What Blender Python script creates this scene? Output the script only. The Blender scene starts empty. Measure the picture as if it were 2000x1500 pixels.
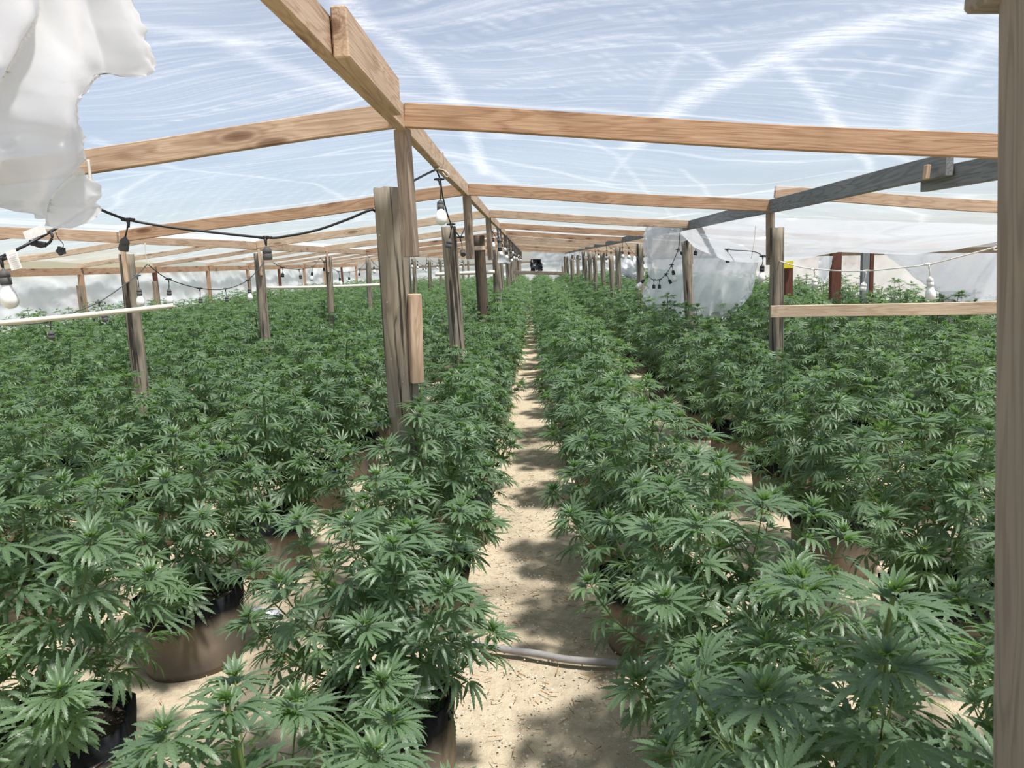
import bpy, bmesh, math, random
import numpy as np
from mathutils import Vector, Matrix, noise as mnoise
S = bpy.context.scene
C = S.collection
random.seed(7)
H = 1.6                      # eye height
# ------------------------------------------------------------------ camera
F = 1500.0
_r = math.radians(2.6); _a = (1037-1000)/F; _b = (750-511)/F
_v = Vector((_a, _b, -1)); _u = Vector((-math.sin(_r), math.cos(_r), -math.sin(_r)*_a+math.cos(_r)*_b))
AY = _v.normalized(); AZ = _u.normalized(); AX = AY.cross(AZ)
ROT = Matrix((AX, AY, AZ))   # camera space -> world
EYE = Vector((0, 0, H))
cd = bpy.data.cameras.new('camera'); cam = bpy.data.objects.new('camera', cd); C.objects.link(cam)
cd.sensor_width = 36; cd.lens = F/2000*36; cd.clip_start = .02; cd.clip_end = 500
cam.matrix_world = Matrix.Translation(EYE) @ ROT.to_4x4()
S.camera = cam
cd.dof.use_dof = True; cd.dof.focus_distance = 4.5; cd.dof.aperture_fstop = 14.0
# ------------------------------------------------------------------ sky, sun, exposure
w = bpy.data.worlds.new('world'); S.world = w; w.use_nodes = True
nt = w.node_tree; bg = nt.nodes['Background']
sky = nt.nodes.new('ShaderNodeTexSky'); sky.sky_type = 'NISHITA'; sky.sun_disc = False
sky.sun_elevation = math.radians(58); sky.sun_rotation = math.radians(130)
sky.air_density = 1.0; sky.dust_density = .6; sky.ozone_density = 1.5
hz = nt.nodes.new('ShaderNodeMix'); hz.data_type = 'RGBA'; hz.inputs[0].default_value = .30; hz.inputs[7].default_value = (3.0, 3.6, 4.7, 1)   # thin high haze
nt.links.new(sky.outputs[0], hz.inputs[6]); nt.links.new(hz.outputs[2], bg.inputs[0]); bg.inputs[1].default_value = .118
sl = bpy.data.lights.new('sun', 'SUN'); sl.energy = 8.3; sl.angle = math.radians(5); sl.color = (1, .95, .87)
so = bpy.data.objects.new('sun', sl); C.objects.link(so)
so.rotation_euler = Vector((.40, -.34, 1.25)).to_track_quat('Z', 'Y').to_euler(); so.location = (5, -5, 12)
S.view_settings.view_transform = 'Standard'; S.view_settings.look = 'None'
S.view_settings.exposure = 0.0; S.view_settings.gamma = 1; S.view_settings.use_curve_mapping = False

def ray(px, py): return ROT @ Vector(((px-1000)/F, (750-py)/F, -1))
def at(px, py, Y): d = ray(px, py); return EYE + d*(Y/d.y)
def onz(px, py, z=0.0): d = ray(px, py); return EYE + d*((z-H)/d.z)

# ------------------------------------------------------------------ materials
def newmat(name):
    m = bpy.data.materials.new(name); m.use_nodes = True; m.node_tree.nodes.clear()
    return m, m.node_tree
class NT:
    def __init__(s, t): s.t = t
    def n(s, ty, inp=None, **kw):
        nd = s.t.nodes.new(ty)
        for k, v in kw.items(): setattr(nd, k, v)
        for k, v in (inp or {}).items():
            sk = nd.inputs[k]
            if hasattr(v, 'bl_idname') or hasattr(v, 'is_output'): s.t.links.new(v, sk)
            else: sk.default_value = v
        return nd
    def math(s, op, a, b=0.0, c=None, clamp=False):
        d = {0: a, 1: b}
        if c is not None: d[2] = c
        return s.n('ShaderNodeMath', d, operation=op, use_clamp=clamp).outputs[0]
    def ramp(s, fac, stops):
        r = s.n('ShaderNodeValToRGB', {0: fac}); e = r.color_ramp.elements
        while len(e) < len(stops): e.new(.5)
        for q, (p, c) in zip(e, stops):
            q.position = p; q.color = (c, c, c, 1) if isinstance(c, (int, float)) else tuple(c)+(1,)
        return r.outputs[0]
    def mix(s, f, a, b, mode='MIX'):
        m = s.n('ShaderNodeMix', data_type='RGBA', blend_type=mode)
        for i, v in ((0, f), (6, a), (7, b)):
            if hasattr(v, 'is_output'): s.t.links.new(v, m.inputs[i])
            elif i == 0: m.inputs[0].default_value = v
            else: m.inputs[i].default_value = tuple(v)+(1,)
        return m.outputs[2]
    def noise(s, vec, scale, detail=4, rough=.5, dist=0.0):
        return s.n('ShaderNodeTexNoise', {'Vector': vec, 'Scale': scale, 'Detail': detail, 'Roughness': rough, 'Distortion': dist}).outputs[0]
    def mapping(s, vec, sc=(1, 1, 1), rot=(0, 0, 0), loc=(0, 0, 0)):
        return s.n('ShaderNodeMapping', {'Vector': vec, 'Scale': sc, 'Rotation': rot, 'Location': loc}).outputs[0]
    def bsdf(s, col, rough=.6, bump=None, bs=.3, bd=.01, **kw):
        p = s.n('ShaderNodeBsdfPrincipled')
        for k, v in (('Base Color', col), ('Roughness', rough)):
            if hasattr(v, 'is_output'): s.t.links.new(v, p.inputs[k])
            else: p.inputs[k].default_value = v if isinstance(v, float) else tuple(v)+(1,)
        for k, v in kw.items(): p.inputs[k.replace('_', ' ')].default_value = v
        if bump is not None:
            b = s.n('ShaderNodeBump', {'Height': bump, 'Strength': bs, 'Distance': bd}); s.t.links.new(b.outputs[0], p.inputs['Normal'])
        return p.outputs[0]
    def out(s, sh): s.n('ShaderNodeOutputMaterial', {0: sh})

def plain(name, col, rough=.5, **kw):
    m, t = newmat(name); g = NT(t); tc = g.n('ShaderNodeTexCoord').outputs['Object']
    nz = g.noise(tc, 60, 3)
    c = g.mix(nz, [x*.8 for x in col], [min(1, x*1.15) for x in col])
    g.out(g.bsdf(c, rough, **kw)); return m

def wood(name, light, dark, axis=0, grey=None, cracks=0.0, knots=True, ringscale=1.0):
    """grain runs along the board's own long axis"""
    m, t = newmat(name); g = NT(t)
    tc = g.n('ShaderNodeTexCoord').outputs['Object']
    rnd = g.n('ShaderNodeObjectInfo').outputs['Random']
    off = g.n('ShaderNodeCombineXYZ', {0: g.math('MULTIPLY', rnd, 37), 1: g.math('MULTIPLY', rnd, .07), 2: g.math('MULTIPLY', rnd, .11)}).outputs[0]
    v = g.n('ShaderNodeVectorMath', {0: tc, 1: off}, operation='ADD').outputs[0]
    ax = [10, 10, 10]; ax[axis] = .9
    lowf = g.noise(g.mapping(v, tuple(ax)), .9, 3, .55, .6)
    ring = g.math('SINE', g.math('MULTIPLY', lowf, 75*ringscale))
    ring = g.ramp(g.math('MULTIPLY_ADD', ring, .5, .5), [(0, 0), (.55, .22), (1, 1)])
    ax2 = [160, 160, 160]; ax2[axis] = 5
    fine = g.noise(g.mapping(v, tuple(ax2)), 1, 3)
    ax3 = [1.5, 1.5, 1.5]; ax3[axis] = 1.1
    blot = g.noise(g.mapping(v, tuple(ax3)), 3, 3)
    fac = g.math('ADD', g.math('MULTIPLY', ring, .62), g.math('MULTIPLY', g.math('SUBTRACT', fine, .5), .9), clamp=True)
    col = g.mix(fac, light, dark)
    col = g.mix(g.ramp(blot, [(.35, 0), (.75, .6)]), col, [light[0]*.62, light[1]*.55, light[2]*.5] if grey is None else grey)
    if knots:
        kx = [9, 9, 9]; kx[axis] = 2.6
        vor = g.n('ShaderNodeTexVoronoi', {'Vector': g.mapping(v, tuple(kx)), 'Scale': 1.0, 'Randomness': 1.0}).outputs[0]
        kf = g.ramp(vor, [(0, .95), (.13, .75), (.2, .1), (.26, .35), (.34, 0)])
        col = g.mix(kf, col, [dark[0]*.45, dark[1]*.38, dark[2]*.35])
    if cracks:
        ax4 = [30, 30, 30]; ax4[axis] = 1.0
        cr = g.noise(g.mapping(v, tuple(ax4)), 1, 5, .6)
        cf = g.ramp(cr, [(.40, 1), (.455, 0)])
        col = g.mix(g.math('MULTIPLY', cf, cracks), col, (.02, .017, .014))
        h = g.math('SUBTRACT', fine, g.math('MULTIPLY', cf, 2))
    else: h = fine
    g.out(g.bsdf(col, .78, h, .35, .004, Specular_IOR_Level=.25)); return m

M = {}
M['fir'] = wood('fresh_fir', (.56, .42, .30), (.36, .23, .14))
M['fir_warm'] = wood('orange_fir', (.50, .33, .21), (.30, .16, .085))
M['fir_pale'] = wood('pale_fir', (.66, .52, .38), (.45, .31, .19))
M['grey_wood'] = wood('weathered_grey_lumber', (.25, .26, .26), (.10, .11, .11), grey=(.17, .18, .18), knots=False)
M['grey_tan'] = wood('weathered_tan_lumber', (.36, .28, .20), (.15, .11, .08), grey=(.21, .18, .15), cracks=.3)
M['jamb'] = wood('weathered_jamb', (.26, .225, .18), (.14, .118, .095), grey=(.20, .185, .16), knots=False)
M['post'] = wood('weathered_post', (.31, .26, .19), (.13, .105, .075), axis=2, grey=(.16, .155, .135), cracks=.9, knots=False, ringscale=.5)
M['post_dark'] = wood('stained_dark_post', (.12, .085, .055), (.04, .03, .022), axis=2, grey=(.08, .07, .055), cracks=.7, knots=False, ringscale=.6)
M['red_wood'] = wood('red_brown_lumber', (.15, .062, .04), (.08, .03, .02), knots=False)

def film(name, base=.3, streak=.5, tint=(.94, .95, 1.0), scuff=False, gloss=.08, fold=0.0, diff=.35, white=(.93, .95, .98), bmp=.12):
    m, t = newmat(name); g = NT(t)
    tc = g.n('ShaderNodeTexCoord').outputs['Object']
    warp = g.n('ShaderNodeTexNoise', {'Vector': tc, 'Scale': .45, 'Detail': 2}).outputs[1]
    v = g.n('ShaderNodeVectorMath', {0: tc, 1: g.n('ShaderNodeVectorMath', {0: warp, 1: (1.6, 1.6, .6)}, operation='MULTIPLY').outputs[0]}, operation='ADD').outputs[0]
    s1 = g.noise(g.mapping(v, (.7, 17, 4), (0, 0, .22)), 1.6, 8, .74)
    s1 = g.ramp(s1, [(.49, 0), (.60, .45), (.76, 1)])
    msk = g.ramp(g.noise(tc, .55, 2), [(.35, .15), (.7, 1)])
    s2 = g.noise(g.mapping(v, (1.2, 1.2, 1)), 1.1, 3, .5)
    s2 = g.ramp(s2, [(.40, 0), (.75, 1)])
    w1 = g.n('ShaderNodeTexVoronoi', {'Vector': g.mapping(v, (.42, .8, .6), (0, 0, .4)), 'Scale': 1.0}, feature='DISTANCE_TO_EDGE').outputs[0]
    jit = g.noise(v, 22, 4, .7)
    cre = g.ramp(g.math('ADD', w1, g.math('MULTIPLY', g.math('SUBTRACT', jit, .5), .03)), [(.0, 1), (.012, .6), (.03, 0)])
    spk = g.ramp(g.noise(g.mapping(tc, (30, 55, 20)), 1, 5, .75), [(.62, 0), (.72, 1)])
    f = g.math('MULTIPLY_ADD', g.math('MULTIPLY', s1, msk), streak, base)
    f = g.math('MULTIPLY_ADD', s2, streak*.28, f)
    f = g.math('MULTIPLY_ADD', cre, streak*.5, f)
    f = g.math('MULTIPLY_ADD', spk, streak*.14, f)
    if scuff:
        at_ = g.n('ShaderNodeAttribute', attribute_name='scuff').outputs['Fac']
        rag = g.noise(g.mapping(v, (14, 60, 10)), 1, 6, .75)
        sc = g.math('MULTIPLY', at_, g.ramp(rag, [(.36, .12), (.60, 1)]))
        f = g.math('MULTIPLY_ADD', sc, .27, f)
    f = g.math('MINIMUM', f, .97)
    fb = g.noise(g.mapping(v, (3, 3, 3)), 2, 4)
    bump = g.n('ShaderNodeBump', {'Height': fb, 'Strength': bmp, 'Distance': .04}).outputs[0]
    di = g.n('ShaderNodeBsdfDiffuse', {0: tuple(white)+(1,), 'Normal': bump}).outputs[0]
    tr = g.n('ShaderNodeBsdfTranslucent', {0: tuple(white)+(1,), 'Normal': bump}).outputs[0]
    gl = g.n('ShaderNodeBsdfGlossy', {0: (.9, .9, .9, 1), 'Roughness': .30, 'Normal': bump}).outputs[0]
    a = g.n('ShaderNodeMixShader', {0: diff, 1: tr, 2: di}).outputs[0]
    a = g.n('ShaderNodeMixShader', {0: gloss, 1: a, 2: gl}).outputs[0]
    tp = g.n('ShaderNodeBsdfTransparent', {0: tuple(tint)+(1,)}).outputs[0]
    g.out(g.n('ShaderNodeMixShader', {0: f, 1: tp, 2: a}).outputs[0]); return m
M['roof_film'] = film('greenhouse_roof_film', .165, .28, scuff=True, bmp=.05)
M['flap_film'] = film('torn_milky_film', .90, .06, gloss=.10, tint=(1, 1, 1), white=(.80, .81, .83), diff=.5)
M['curtain_film'] = film('hanging_clear_film', .76, .16, gloss=.12)
M['wall_film'] = film('white_wall_film', .93, .06, gloss=.08, tint=(.95, .98, 1), diff=.6, white=(.86, .93, .98))
M['beige_film'] = film('dusty_wall_film', .90, .08, gloss=.06, tint=(1, 1, 1), diff=.5, white=(.80, .82, .86))

def leafmat():
    m, t = newmat('cannabis_leaf'); g = NT(t)
    uv = g.n('ShaderNodeUVMap', uv_map='UVMap').outputs[0]
    sp = g.n('ShaderNodeSeparateXYZ', {0: uv}).outputs
    u = g.math('ABSOLUTE', g.math('MULTIPLY_ADD', sp[0], 2, -1)); v = sp[1]
    tn = g.n('ShaderNodeAttribute', attribute_name='tint').outputs['Color']
    ts = g.n('ShaderNodeSeparateColor', {0: tn}).outputs
    rnd = g.n('ShaderNodeObjectInfo').outputs['Random']
    mid = g.ramp(u, [(0, 1), (.10, .5), (.16, 0)])
    vein = g.math('SINE', g.math('MULTIPLY', g.math('SUBTRACT', v, g.math('MULTIPLY', u, .09)), 62))
    vein = g.ramp(g.math('MULTIPLY_ADD', vein, .5, .5), [(.6, 0), (.95, 1)])
    base = g.mix(ts[0], (.072, .124, .074), (.142, .212, .124))
    base = g.mix(g.math('MULTIPLY', rnd, .45), base, (.095, .155, .072))
    base = g.mix(g.math('MULTIPLY', vein, .28), base, (.034, .075, .040))
    base = g.mix(g.math('MULTIPLY', mid, .55), base, (.17, .25, .10))
    base = g.mix(g.math('MULTIPLY', g.math('MINIMUM', ts[1], .5), .9), base, (.16, .25, .095)); base = g.mix(g.ramp(ts[1], [(.85, 0), (1, .9)]), base, (.42, .52, .13))
    base = g.mix(ts[2], base, (.16, .22, .07))
    back = g.n('ShaderNodeNewGeometry').outputs['Backfacing']
    base = g.mix(g.math('MULTIPLY', back, .35), base, (.12, .18, .09))
    b = g.n('ShaderNodeBump', {'Height': vein, 'Strength': .25, 'Distance': .001}).outputs[0]
    p = g.n('ShaderNodeBsdfPrincipled', {'Base Color': base, 'Roughness': .42, 'Specular IOR Level': .55, 'Normal': b}).outputs[0]
    trc = g.mix(1.0, base, (1.9, 2.4, .9), 'MULTIPLY')
    tr = g.n('ShaderNodeBsdfTranslucent', {0: trc}).outputs[0]
    g.out(g.n('ShaderNodeMixShader', {0: .30, 1: p, 2: tr}).outputs[0]); return m
M['leaf'] = leafmat()
def stemmat():
    m, t = newmat('green_stem'); g = NT(t); tc = g.n('ShaderNodeTexCoord').outputs['Object']
    z = g.n('ShaderNodeSeparateXYZ', {0: tc}).outputs[2]
    f = g.ramp(z, [(.25, 0), (.7, 1)])
    c = g.mix(f, (.13, .13, .055), (.13, .20, .05)); c = g.mix(g.noise(g.mapping(tc, (60, 60, 8)), 1), c, (.06, .08, .03))
    g.out(g.bsdf(c, .55)); return m
M['stem'] = stemmat()
def potmat():
    m, t = newmat('dusty_black_fabric'); g = NT(t); tc = g.n('ShaderNodeTexCoord').outputs['Object']
    rnd = g.n('ShaderNodeObjectInfo').outputs['Random']
    z = g.n('ShaderNodeSeparateXYZ', {0: tc}).outputs[2]
    off = g.n('ShaderNodeVectorMath', {0: tc, 1: g.n('ShaderNodeCombineXYZ', {0: g.math('MULTIPLY', rnd, 30)}).outputs[0]}, operation='ADD').outputs[0]
    n1 = g.noise(off, 7, 4, .6)
    lvl = g.math('ADD', z, g.math('MULTIPLY', g.math('SUBTRACT', n1, .5), .10))
    f = g.ramp(lvl, [(.185, 1), (.235, 0)])
    dust = g.mix(g.noise(off, 14, 5), (.31, .25, .18), (.17, .135, .10))
    dust = g.mix(g.ramp(g.noise(off, 3, 2), [(.45, 0), (.7, .8)]), dust, (.09, .085, .08))
    blk = g.mix(g.noise(off, 90, 2), (.006, .007, .009), (.022, .024, .027))
    c = g.mix(f, blk, dust)
    g.out(g.bsdf(c, .9, g.noise(tc, 260, 2), .3, .002, Specular_IOR_Level=.15)); return m
M['pot'] = potmat()
def soilmat():
    m, t = newmat('potting_mix_with_perlite'); g = NT(t); tc = g.n('ShaderNodeTexCoord').outputs['Object']
    n = g.noise(tc, 60, 4, .7)
    c = g.mix(n, (.035, .022, .015), (.10, .065, .045))
    vor = g.n('ShaderNodeTexVoronoi', {'Vector': tc, 'Scale': 95}).outputs
    pf = g.math('MULTIPLY', g.ramp(vor[0], [(.22, 1), (.34, 0)]), g.ramp(g.noise(tc, 45, 1), [(.42, 0), (.5, 1)]))
    c = g.mix(pf, c, (.55, .52, .48))
    g.out(g.bsdf(c, .95, n, .8, .01)); return m
M['soil'] = soilmat()
def dirt():
    m, t = newmat('pale_dry_dirt'); g = NT(t); tc = g.n('ShaderNodeTexCoord').outputs['Object']
    n1 = g.noise(tc, 1.6, 5, .6); n2 = g.noise(tc, 24, 6, .7); n3 = g.noise(tc, 160, 3, .7)
    c = g.mix(n1, (.50, .415, .29), (.64, .55, .40))
    c = g.mix(g.ramp(n2, [(.45, 0), (.68, .55)]), c, (.33, .26, .18))
    c = g.mix(g.ramp(n3, [(.55, 0), (.70, .7)]), c, (.74, .66, .52))
    c = g.mix(g.ramp(g.noise(tc, 75, 4, .8), [(.63, 0), (.70, .8)]), c, (.13, .09, .06))
    h = g.math('ADD', g.math('MULTIPLY', n2, 1.4), g.math('MULTIPLY', n3, .5))
    g.out(g.bsdf(c, .95, h, .9, .012, Specular_IOR_Level=.1)); return m
M['dirt'] = dirt()
M['hill'] = plain('dry_hill', (.20, .19, .13), .95)
M['black'] = plain('black_rubber', (.016, .017, .019), .5)
M['grey_rubber'] = plain('dusty_rubber', (.085, .085, .082), .75)
M['white_cord'] = plain('white_cord', (.75, .74, .70), .55)
M['bulb'] = plain('opal_bulb', (.88, .88, .84), .22)
M['ivory_pipe'] = plain('cream_plastic_pipe', (.74, .67, .54), .45)
M['paper'] = plain('white_label_paper', (.82, .82, .80), .6)
M['print'] = plain('grey_print', (.45, .46, .48), .7)
M['rope'] = plain('pale_twine', (.66, .62, .53), .8)
M['hose'] = plain('dusty_grey_hose', (.29, .28, .27), .7)
M['stone'] = plain('grey_rock', (.33, .31, .29), .9)
M['foil'] = plain('crumpled_grey_plastic', (.50, .52, .56), .35)
M['yellow'] = plain('yellow_plastic', (.75, .62, .02), .5)
M['black_cloth'] = plain('black_plastic_sheet', (.02, .022, .026), .35)
M['steel'] = plain('steel_screw', (.35, .34, .33), .4, Metallic=.8)
M['dry'] = plain('dry_leaf', (.33, .20, .09), .9)
M['opaque_white'] = plain('white_plastic', (.80, .82, .82), .5)

# ------------------------------------------------------------------ helpers
def link(name, me, mat=None, parent=None, smooth=False):
    o = bpy.data.objects.new(name, me); C.objects.link(o)
    if mat is not None and not me.materials: me.materials.append(mat)
    if parent is not None: o.parent = parent
    if smooth: me.polygons.foreach_set('use_smooth', [True]*len(me.polygons))
    return o
def tag(o, label=None, cat=None, group=None, kind=None):
    if label: o['label'] = label
    if cat: o['category'] = cat
    if group: o['group'] = group
    if kind: o['kind'] = kind
    return o
def empty(name, loc, label, cat, group=None):
    o = bpy.data.objects.new(name, None); C.objects.link(o); o.location = loc; o.empty_display_size = .1
    return tag(o, label, cat, group)
def mesh(name, V, Fc):
    me = bpy.data.meshes.new(name); me.from_pydata([tuple(v) for v in V], [], Fc); me.update(); return me
def bm_mesh(name, bm):
    me = bpy.data.meshes.new(name); bmesh.ops.recalc_face_normals(bm, faces=bm.faces); bm.to_mesh(me); bm.free(); return me
def board_mesh(L, w, h, bev=.003, cut0=0, cut1=0, warp=0.0):
    """box along +X, width w in Y, height h in Z, centred in Y and Z; cut0/cut1 slant the ends"""
    bm = bmesh.new(); n = max(2, min(14, int(L/.3)))
    rings = []
    for i in range(n+1):
        x = L*i/n; dy = warp*math.sin(i*1.3)*.5; dz = warp*math.sin(i*.9+1)
        rg = []
        for y, z in ((-w/2, -h/2), (w/2, -h/2), (w/2, h/2), (-w/2, h/2)):
            xx = x
            if i == 0: xx += cut0*(z/h+.5)
            if i == n: xx += cut1*(z/h+.5)
            rg.append(bm.verts.new((xx, y+dy, z+dz)))
        rings.append(rg)
    for a, b in zip(rings, rings[1:]):
        for k in range(4): bm.faces.new((a[k], a[(k+1) % 4], b[(k+1) % 4], b[k]))
    bm.faces.new(rings[0][::-1]); bm.faces.new(rings[-1])
    bmesh.ops.recalc_face_normals(bm, faces=bm.faces)
    sharp = [e for e in bm.edges if len(e.link_faces) == 2 and e.calc_face_angle() > .5]
    bmesh.ops.bevel(bm, geom=sharp, offset=bev, segments=1, affect='EDGES')
    return bm_mesh('board', bm)
def frame(p0, p1, up=(0, 0, 1)):
    x = (Vector(p1)-Vector(p0)); L = x.length; x = x/L
    z = Vector(up) - x*x.dot(Vector(up)); z.normalize(); y = z.cross(x)
    m = Matrix((x, y, z)).transposed().to_4x4(); m.translation = Vector(p0); return m, L
def board(name, p0, p1, w, h, mat, up=(0, 0, 1), parent=None, **kw):
    m, L = frame(p0, p1, up)
    o = link(name, board_mesh(L, w, h, **kw), M[mat], parent); o.matrix_world = m if parent is None else m
    return o
def tube_mesh(pts, r, sides=8, taper=None, cap=True):
    pts = [Vector(p) for p in pts]; V = []; Fc = []; n = len(pts)
    ref = Vector((.13, .21, 1)).normalized()
    for i, p in enumerate(pts):
        t = (pts[min(i+1, n-1)]-pts[max(i-1, 0)]).normalized()
        a = t.cross(ref if abs(t.dot(ref)) < .95 else Vector((1, 0, 0))).normalized(); b = t.cross(a)
        rr = r if taper is None else r*taper[i]
        for k in range(sides):
            g = 2*math.pi*k/sides; V.append(p + a*math.cos(g)*rr + b*math.sin(g)*rr)
    for i in range(n-1):
        for k in range(sides):
            q = (k+1) % sides; Fc.append((i*sides+k, i*sides+q, (i+1)*sides+q, (i+1)*sides+k))
    if cap: Fc.append(tuple(range(sides))[::-1]); Fc.append(tuple((n-1)*sides+k for k in range(sides)))
    return mesh('tube', V, Fc)
def smooth_path(pts, per=8):
    P = [Vector(p) for p in pts]; out = []
    for i in range(len(P)-1):
        p0 = P[max(i-1, 0)]; p1 = P[i]; p2 = P[i+1]; p3 = P[min(i+2, len(P)-1)]
        for k in range(per):
            t = k/per
            out.append(.5*((2*p1)+(p2-p0)*t+(2*p0-5*p1+4*p2-p3)*t*t+(3*p1-p0-3*p2+p3)*t**3))
    out.append(P[-1]); return out
def lathe(prof, sides=20):
    V = []; Fc = []
    for r, z in prof:
        for k in range(sides): g = 2*math.pi*k/sides; V.append((r*math.cos(g), r*math.sin(g), z))
    for i in range(len(prof)-1):
        for k in range(sides): q = (k+1) % sides; Fc.append((i*sides+k, i*sides+q, (i+1)*sides+q, (i+1)*sides+k))
    Fc.append(tuple(range(sides))[::-1]); Fc.append(tuple((len(prof)-1)*sides+k for k in range(sides)))
    return mesh('lathe', V, Fc)
ORD = ['nearest', 'second', 'third', 'fourth', 'fifth', 'sixth', 'seventh', 'eighth', 'ninth', 'tenth', 'eleventh', 'twelfth', 'thirteenth', 'fourteenth']
NTH = ['first'] + ORD[1:]

# ------------------------------------------------------------------ the setting
DY = 3.05; NF = 13
RX, RZ = -.48, H+.57        # ridge
PX, PZ = 1.87, H+.34        # right purlin
VX, VZ = -3.25, H+.34       # left valley
LX, LZ = -6.05, H+.60       # ridge of the left bay
WLX, WLZ = -9.0, H+.31      # left wall head
WRX, WRZ = 6.3, H-.06       # right wall head
PITCH = (RZ-PZ)/(PX-RX)
def roofz(x):
    if x > RX: return RZ-(x-RX)*PITCH if x < PX else PZ+.10-(x-PX)*PITCH*.9
    if x > VX: return RZ-(RX-x)*(RZ-VZ)/(RX-VX)
    if x > LX: return VZ+(VX-x)*(LZ-VZ)/(VX-LX)
    return LZ-(LX-x)*(LZ-WLZ)/(LX-WLX)
def filmz(x, y):
    bay = abs(math.sin(math.pi*y/DY))
    n = mnoise.noise(Vector((x*.7, y*.9, 3.1)))*.05 + mnoise.noise(Vector((x*2.3, y*1.6, 7)))*.02
    sm = min(1, max(0, (x-PX+.3)/.6))
    base = roofz(x) if not (PX-.3 < x < PX+.3) else (roofz(PX-.301)*(1-sm)+roofz(PX+.301)*sm)
    return base+.055+bay*(.05+n)+.004
def grid(name, xs, ys, fz, mat):
    nx, ny = len(xs), len(ys)
    V = [(x, y, fz(x, y)) for y in ys for x in xs]
    Fc = [(j*nx+i, j*nx+i+1, (j+1)*nx+i+1, (j+1)*nx+i) for j in range(ny-1) for i in range(nx-1)]
    return link(name, mesh(name, V, Fc), mat, smooth=True)
xs = list(np.concatenate([np.arange(-9.0, -5.0, .10), np.arange(-5.0, 4.6, .03), np.arange(4.6, 6.31, .1)]))
ys = list(np.concatenate([np.arange(-.6, 7.5, .03), np.arange(7.5, 14, .12), np.arange(14, 40.2, .3)]))
roof = grid('ceiling', xs, ys, filmz, M['roof_film']); tag(roof, kind='structure')
# creases and scuff marks of the film: polylines found on the roof, stored as an attribute of the film
def onroof(px, py):
    d = ray(px, py); t = .3
    for _ in range(4000):
        p = EYE+d*t
        if p.z >= filmz(p.x, p.y): return (p.x, p.y)
        t += .01
        if p.y > 16: break
    return (p.x, p.y)
creases = [
 ([(655, -40), (700, 40), (760, 70), (830, 120), (880, 175), (905, 230), (925, 280), (945, 340)], .040, 1.0),
 ([(1230, 290), (1290, 232), (1370, 180), (1440, 148), (1530, 105), (1640, 62), (1760, 34), (1940, 8)], .055, 1.2),
 ([(1310, 85), (1370, 100), (1430, 150)], .018, .8), ([(1530, 120), (1590, 180), (1640, 250), (1700, 330)], .030, .9),
 ([(1590, 178), (1700, 130), (1800, 90), (1950, 60)], .010, .6),
 ([(1190, 350), (1230, 300), (1290, 180), (1330, 100)], .010, .5),
 ([(300, 85), (380, 75), (480, 82), (600, 85)], .030, .8), ([(150, 270), (300, 245), (480, 200), (660, 160)], .008, .8),
 ([(180, 270), (350, 330), (500, 345), (620, 360), (690, 400)], .022, .8), ([(640, 345), (720, 335), (840, 325)], .008, .6),
 ([(300, 150), (450, 110), (600, 70), (680, 50)], .012, .5), ([(780, 60), (900, 40), (1100, 10), (1300, -20)], .02, .6),
 ([(820, 110), (1000, 85), (1200, 70), (1400, 66), (1600, 30)], .02, .55), ([(1000, 95), (1100, 90), (1240, 85), (1330, 90)], .014, .7),
 ([(1090, 250), (1200, 300), (1270, 380), (1330, 440)], .02, .6), ([(1330, 330), (1400, 390), (1460, 420)], .02, .6)]
for k in range(26):
    x0 = 200+k*21; creases.append(([(x0, 470), (x0+45+k, 395), (x0+110+k*2, 340)], .004+.003*(k % 3), .55))
random.seed(5)
for k in range(34):
    x0 = random.uniform(780, 1900); y0 = random.uniform(0, 200); L_ = random.uniform(60, 260)
    creases.append(([(x0, y0), (x0+L_*.5, y0-L_*.10-random.uniform(-8, 8)), (x0+L_, y0-L_*.22)], random.uniform(.003, .011), random.uniform(.3, .6)))
XY = np.array([(x, y) for y in ys for x in xs]); sc = np.zeros(len(XY))
for pl, wd, st in creases:
    dense = []
    for (x0, y0), (x1, y1) in zip(pl, pl[1:]): dense += [(x0+(x1-x0)*t/3, y0+(y1-y0)*t/3) for t in range(3)]
    dense.append(pl[-1]); P = [Vector(onroof(*q)+(0,)) for q in dense]
    sp_ = smooth_path(P, 4)
    lo = np.array([min(p.x for p in sp_), min(p.y for p in sp_)])-.3; hi = np.array([max(p.x for p in sp_), max(p.y for p in sp_)])+.3
    idx = np.where((XY > lo).all(1) & (XY < hi).all(1))[0]
    if not len(idx): continue
    Q = XY[idx]; best = np.full(len(idx), 9.0)
    for a, b in zip(sp_, sp_[1:]):
        A = np.array([a.x, a.y]); B = np.array([b.x, b.y]); d = B-A; l2 = (d*d).sum()+1e-12
        t = np.clip(((Q-A)@d)/l2, 0, 1); best = np.minimum(best, np.linalg.norm(Q-(A+t[:, None]*d), axis=1))
    ww = wd*1.15
    sc[idx] = np.maximum(sc[idx], st*np.clip(1.25-best/ww, 0, 1))
at_ = roof.data.attributes.new('scuff', 'FLOAT', 'POINT'); at_.data.foreach_set('value', sc.astype(np.float32))

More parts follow.
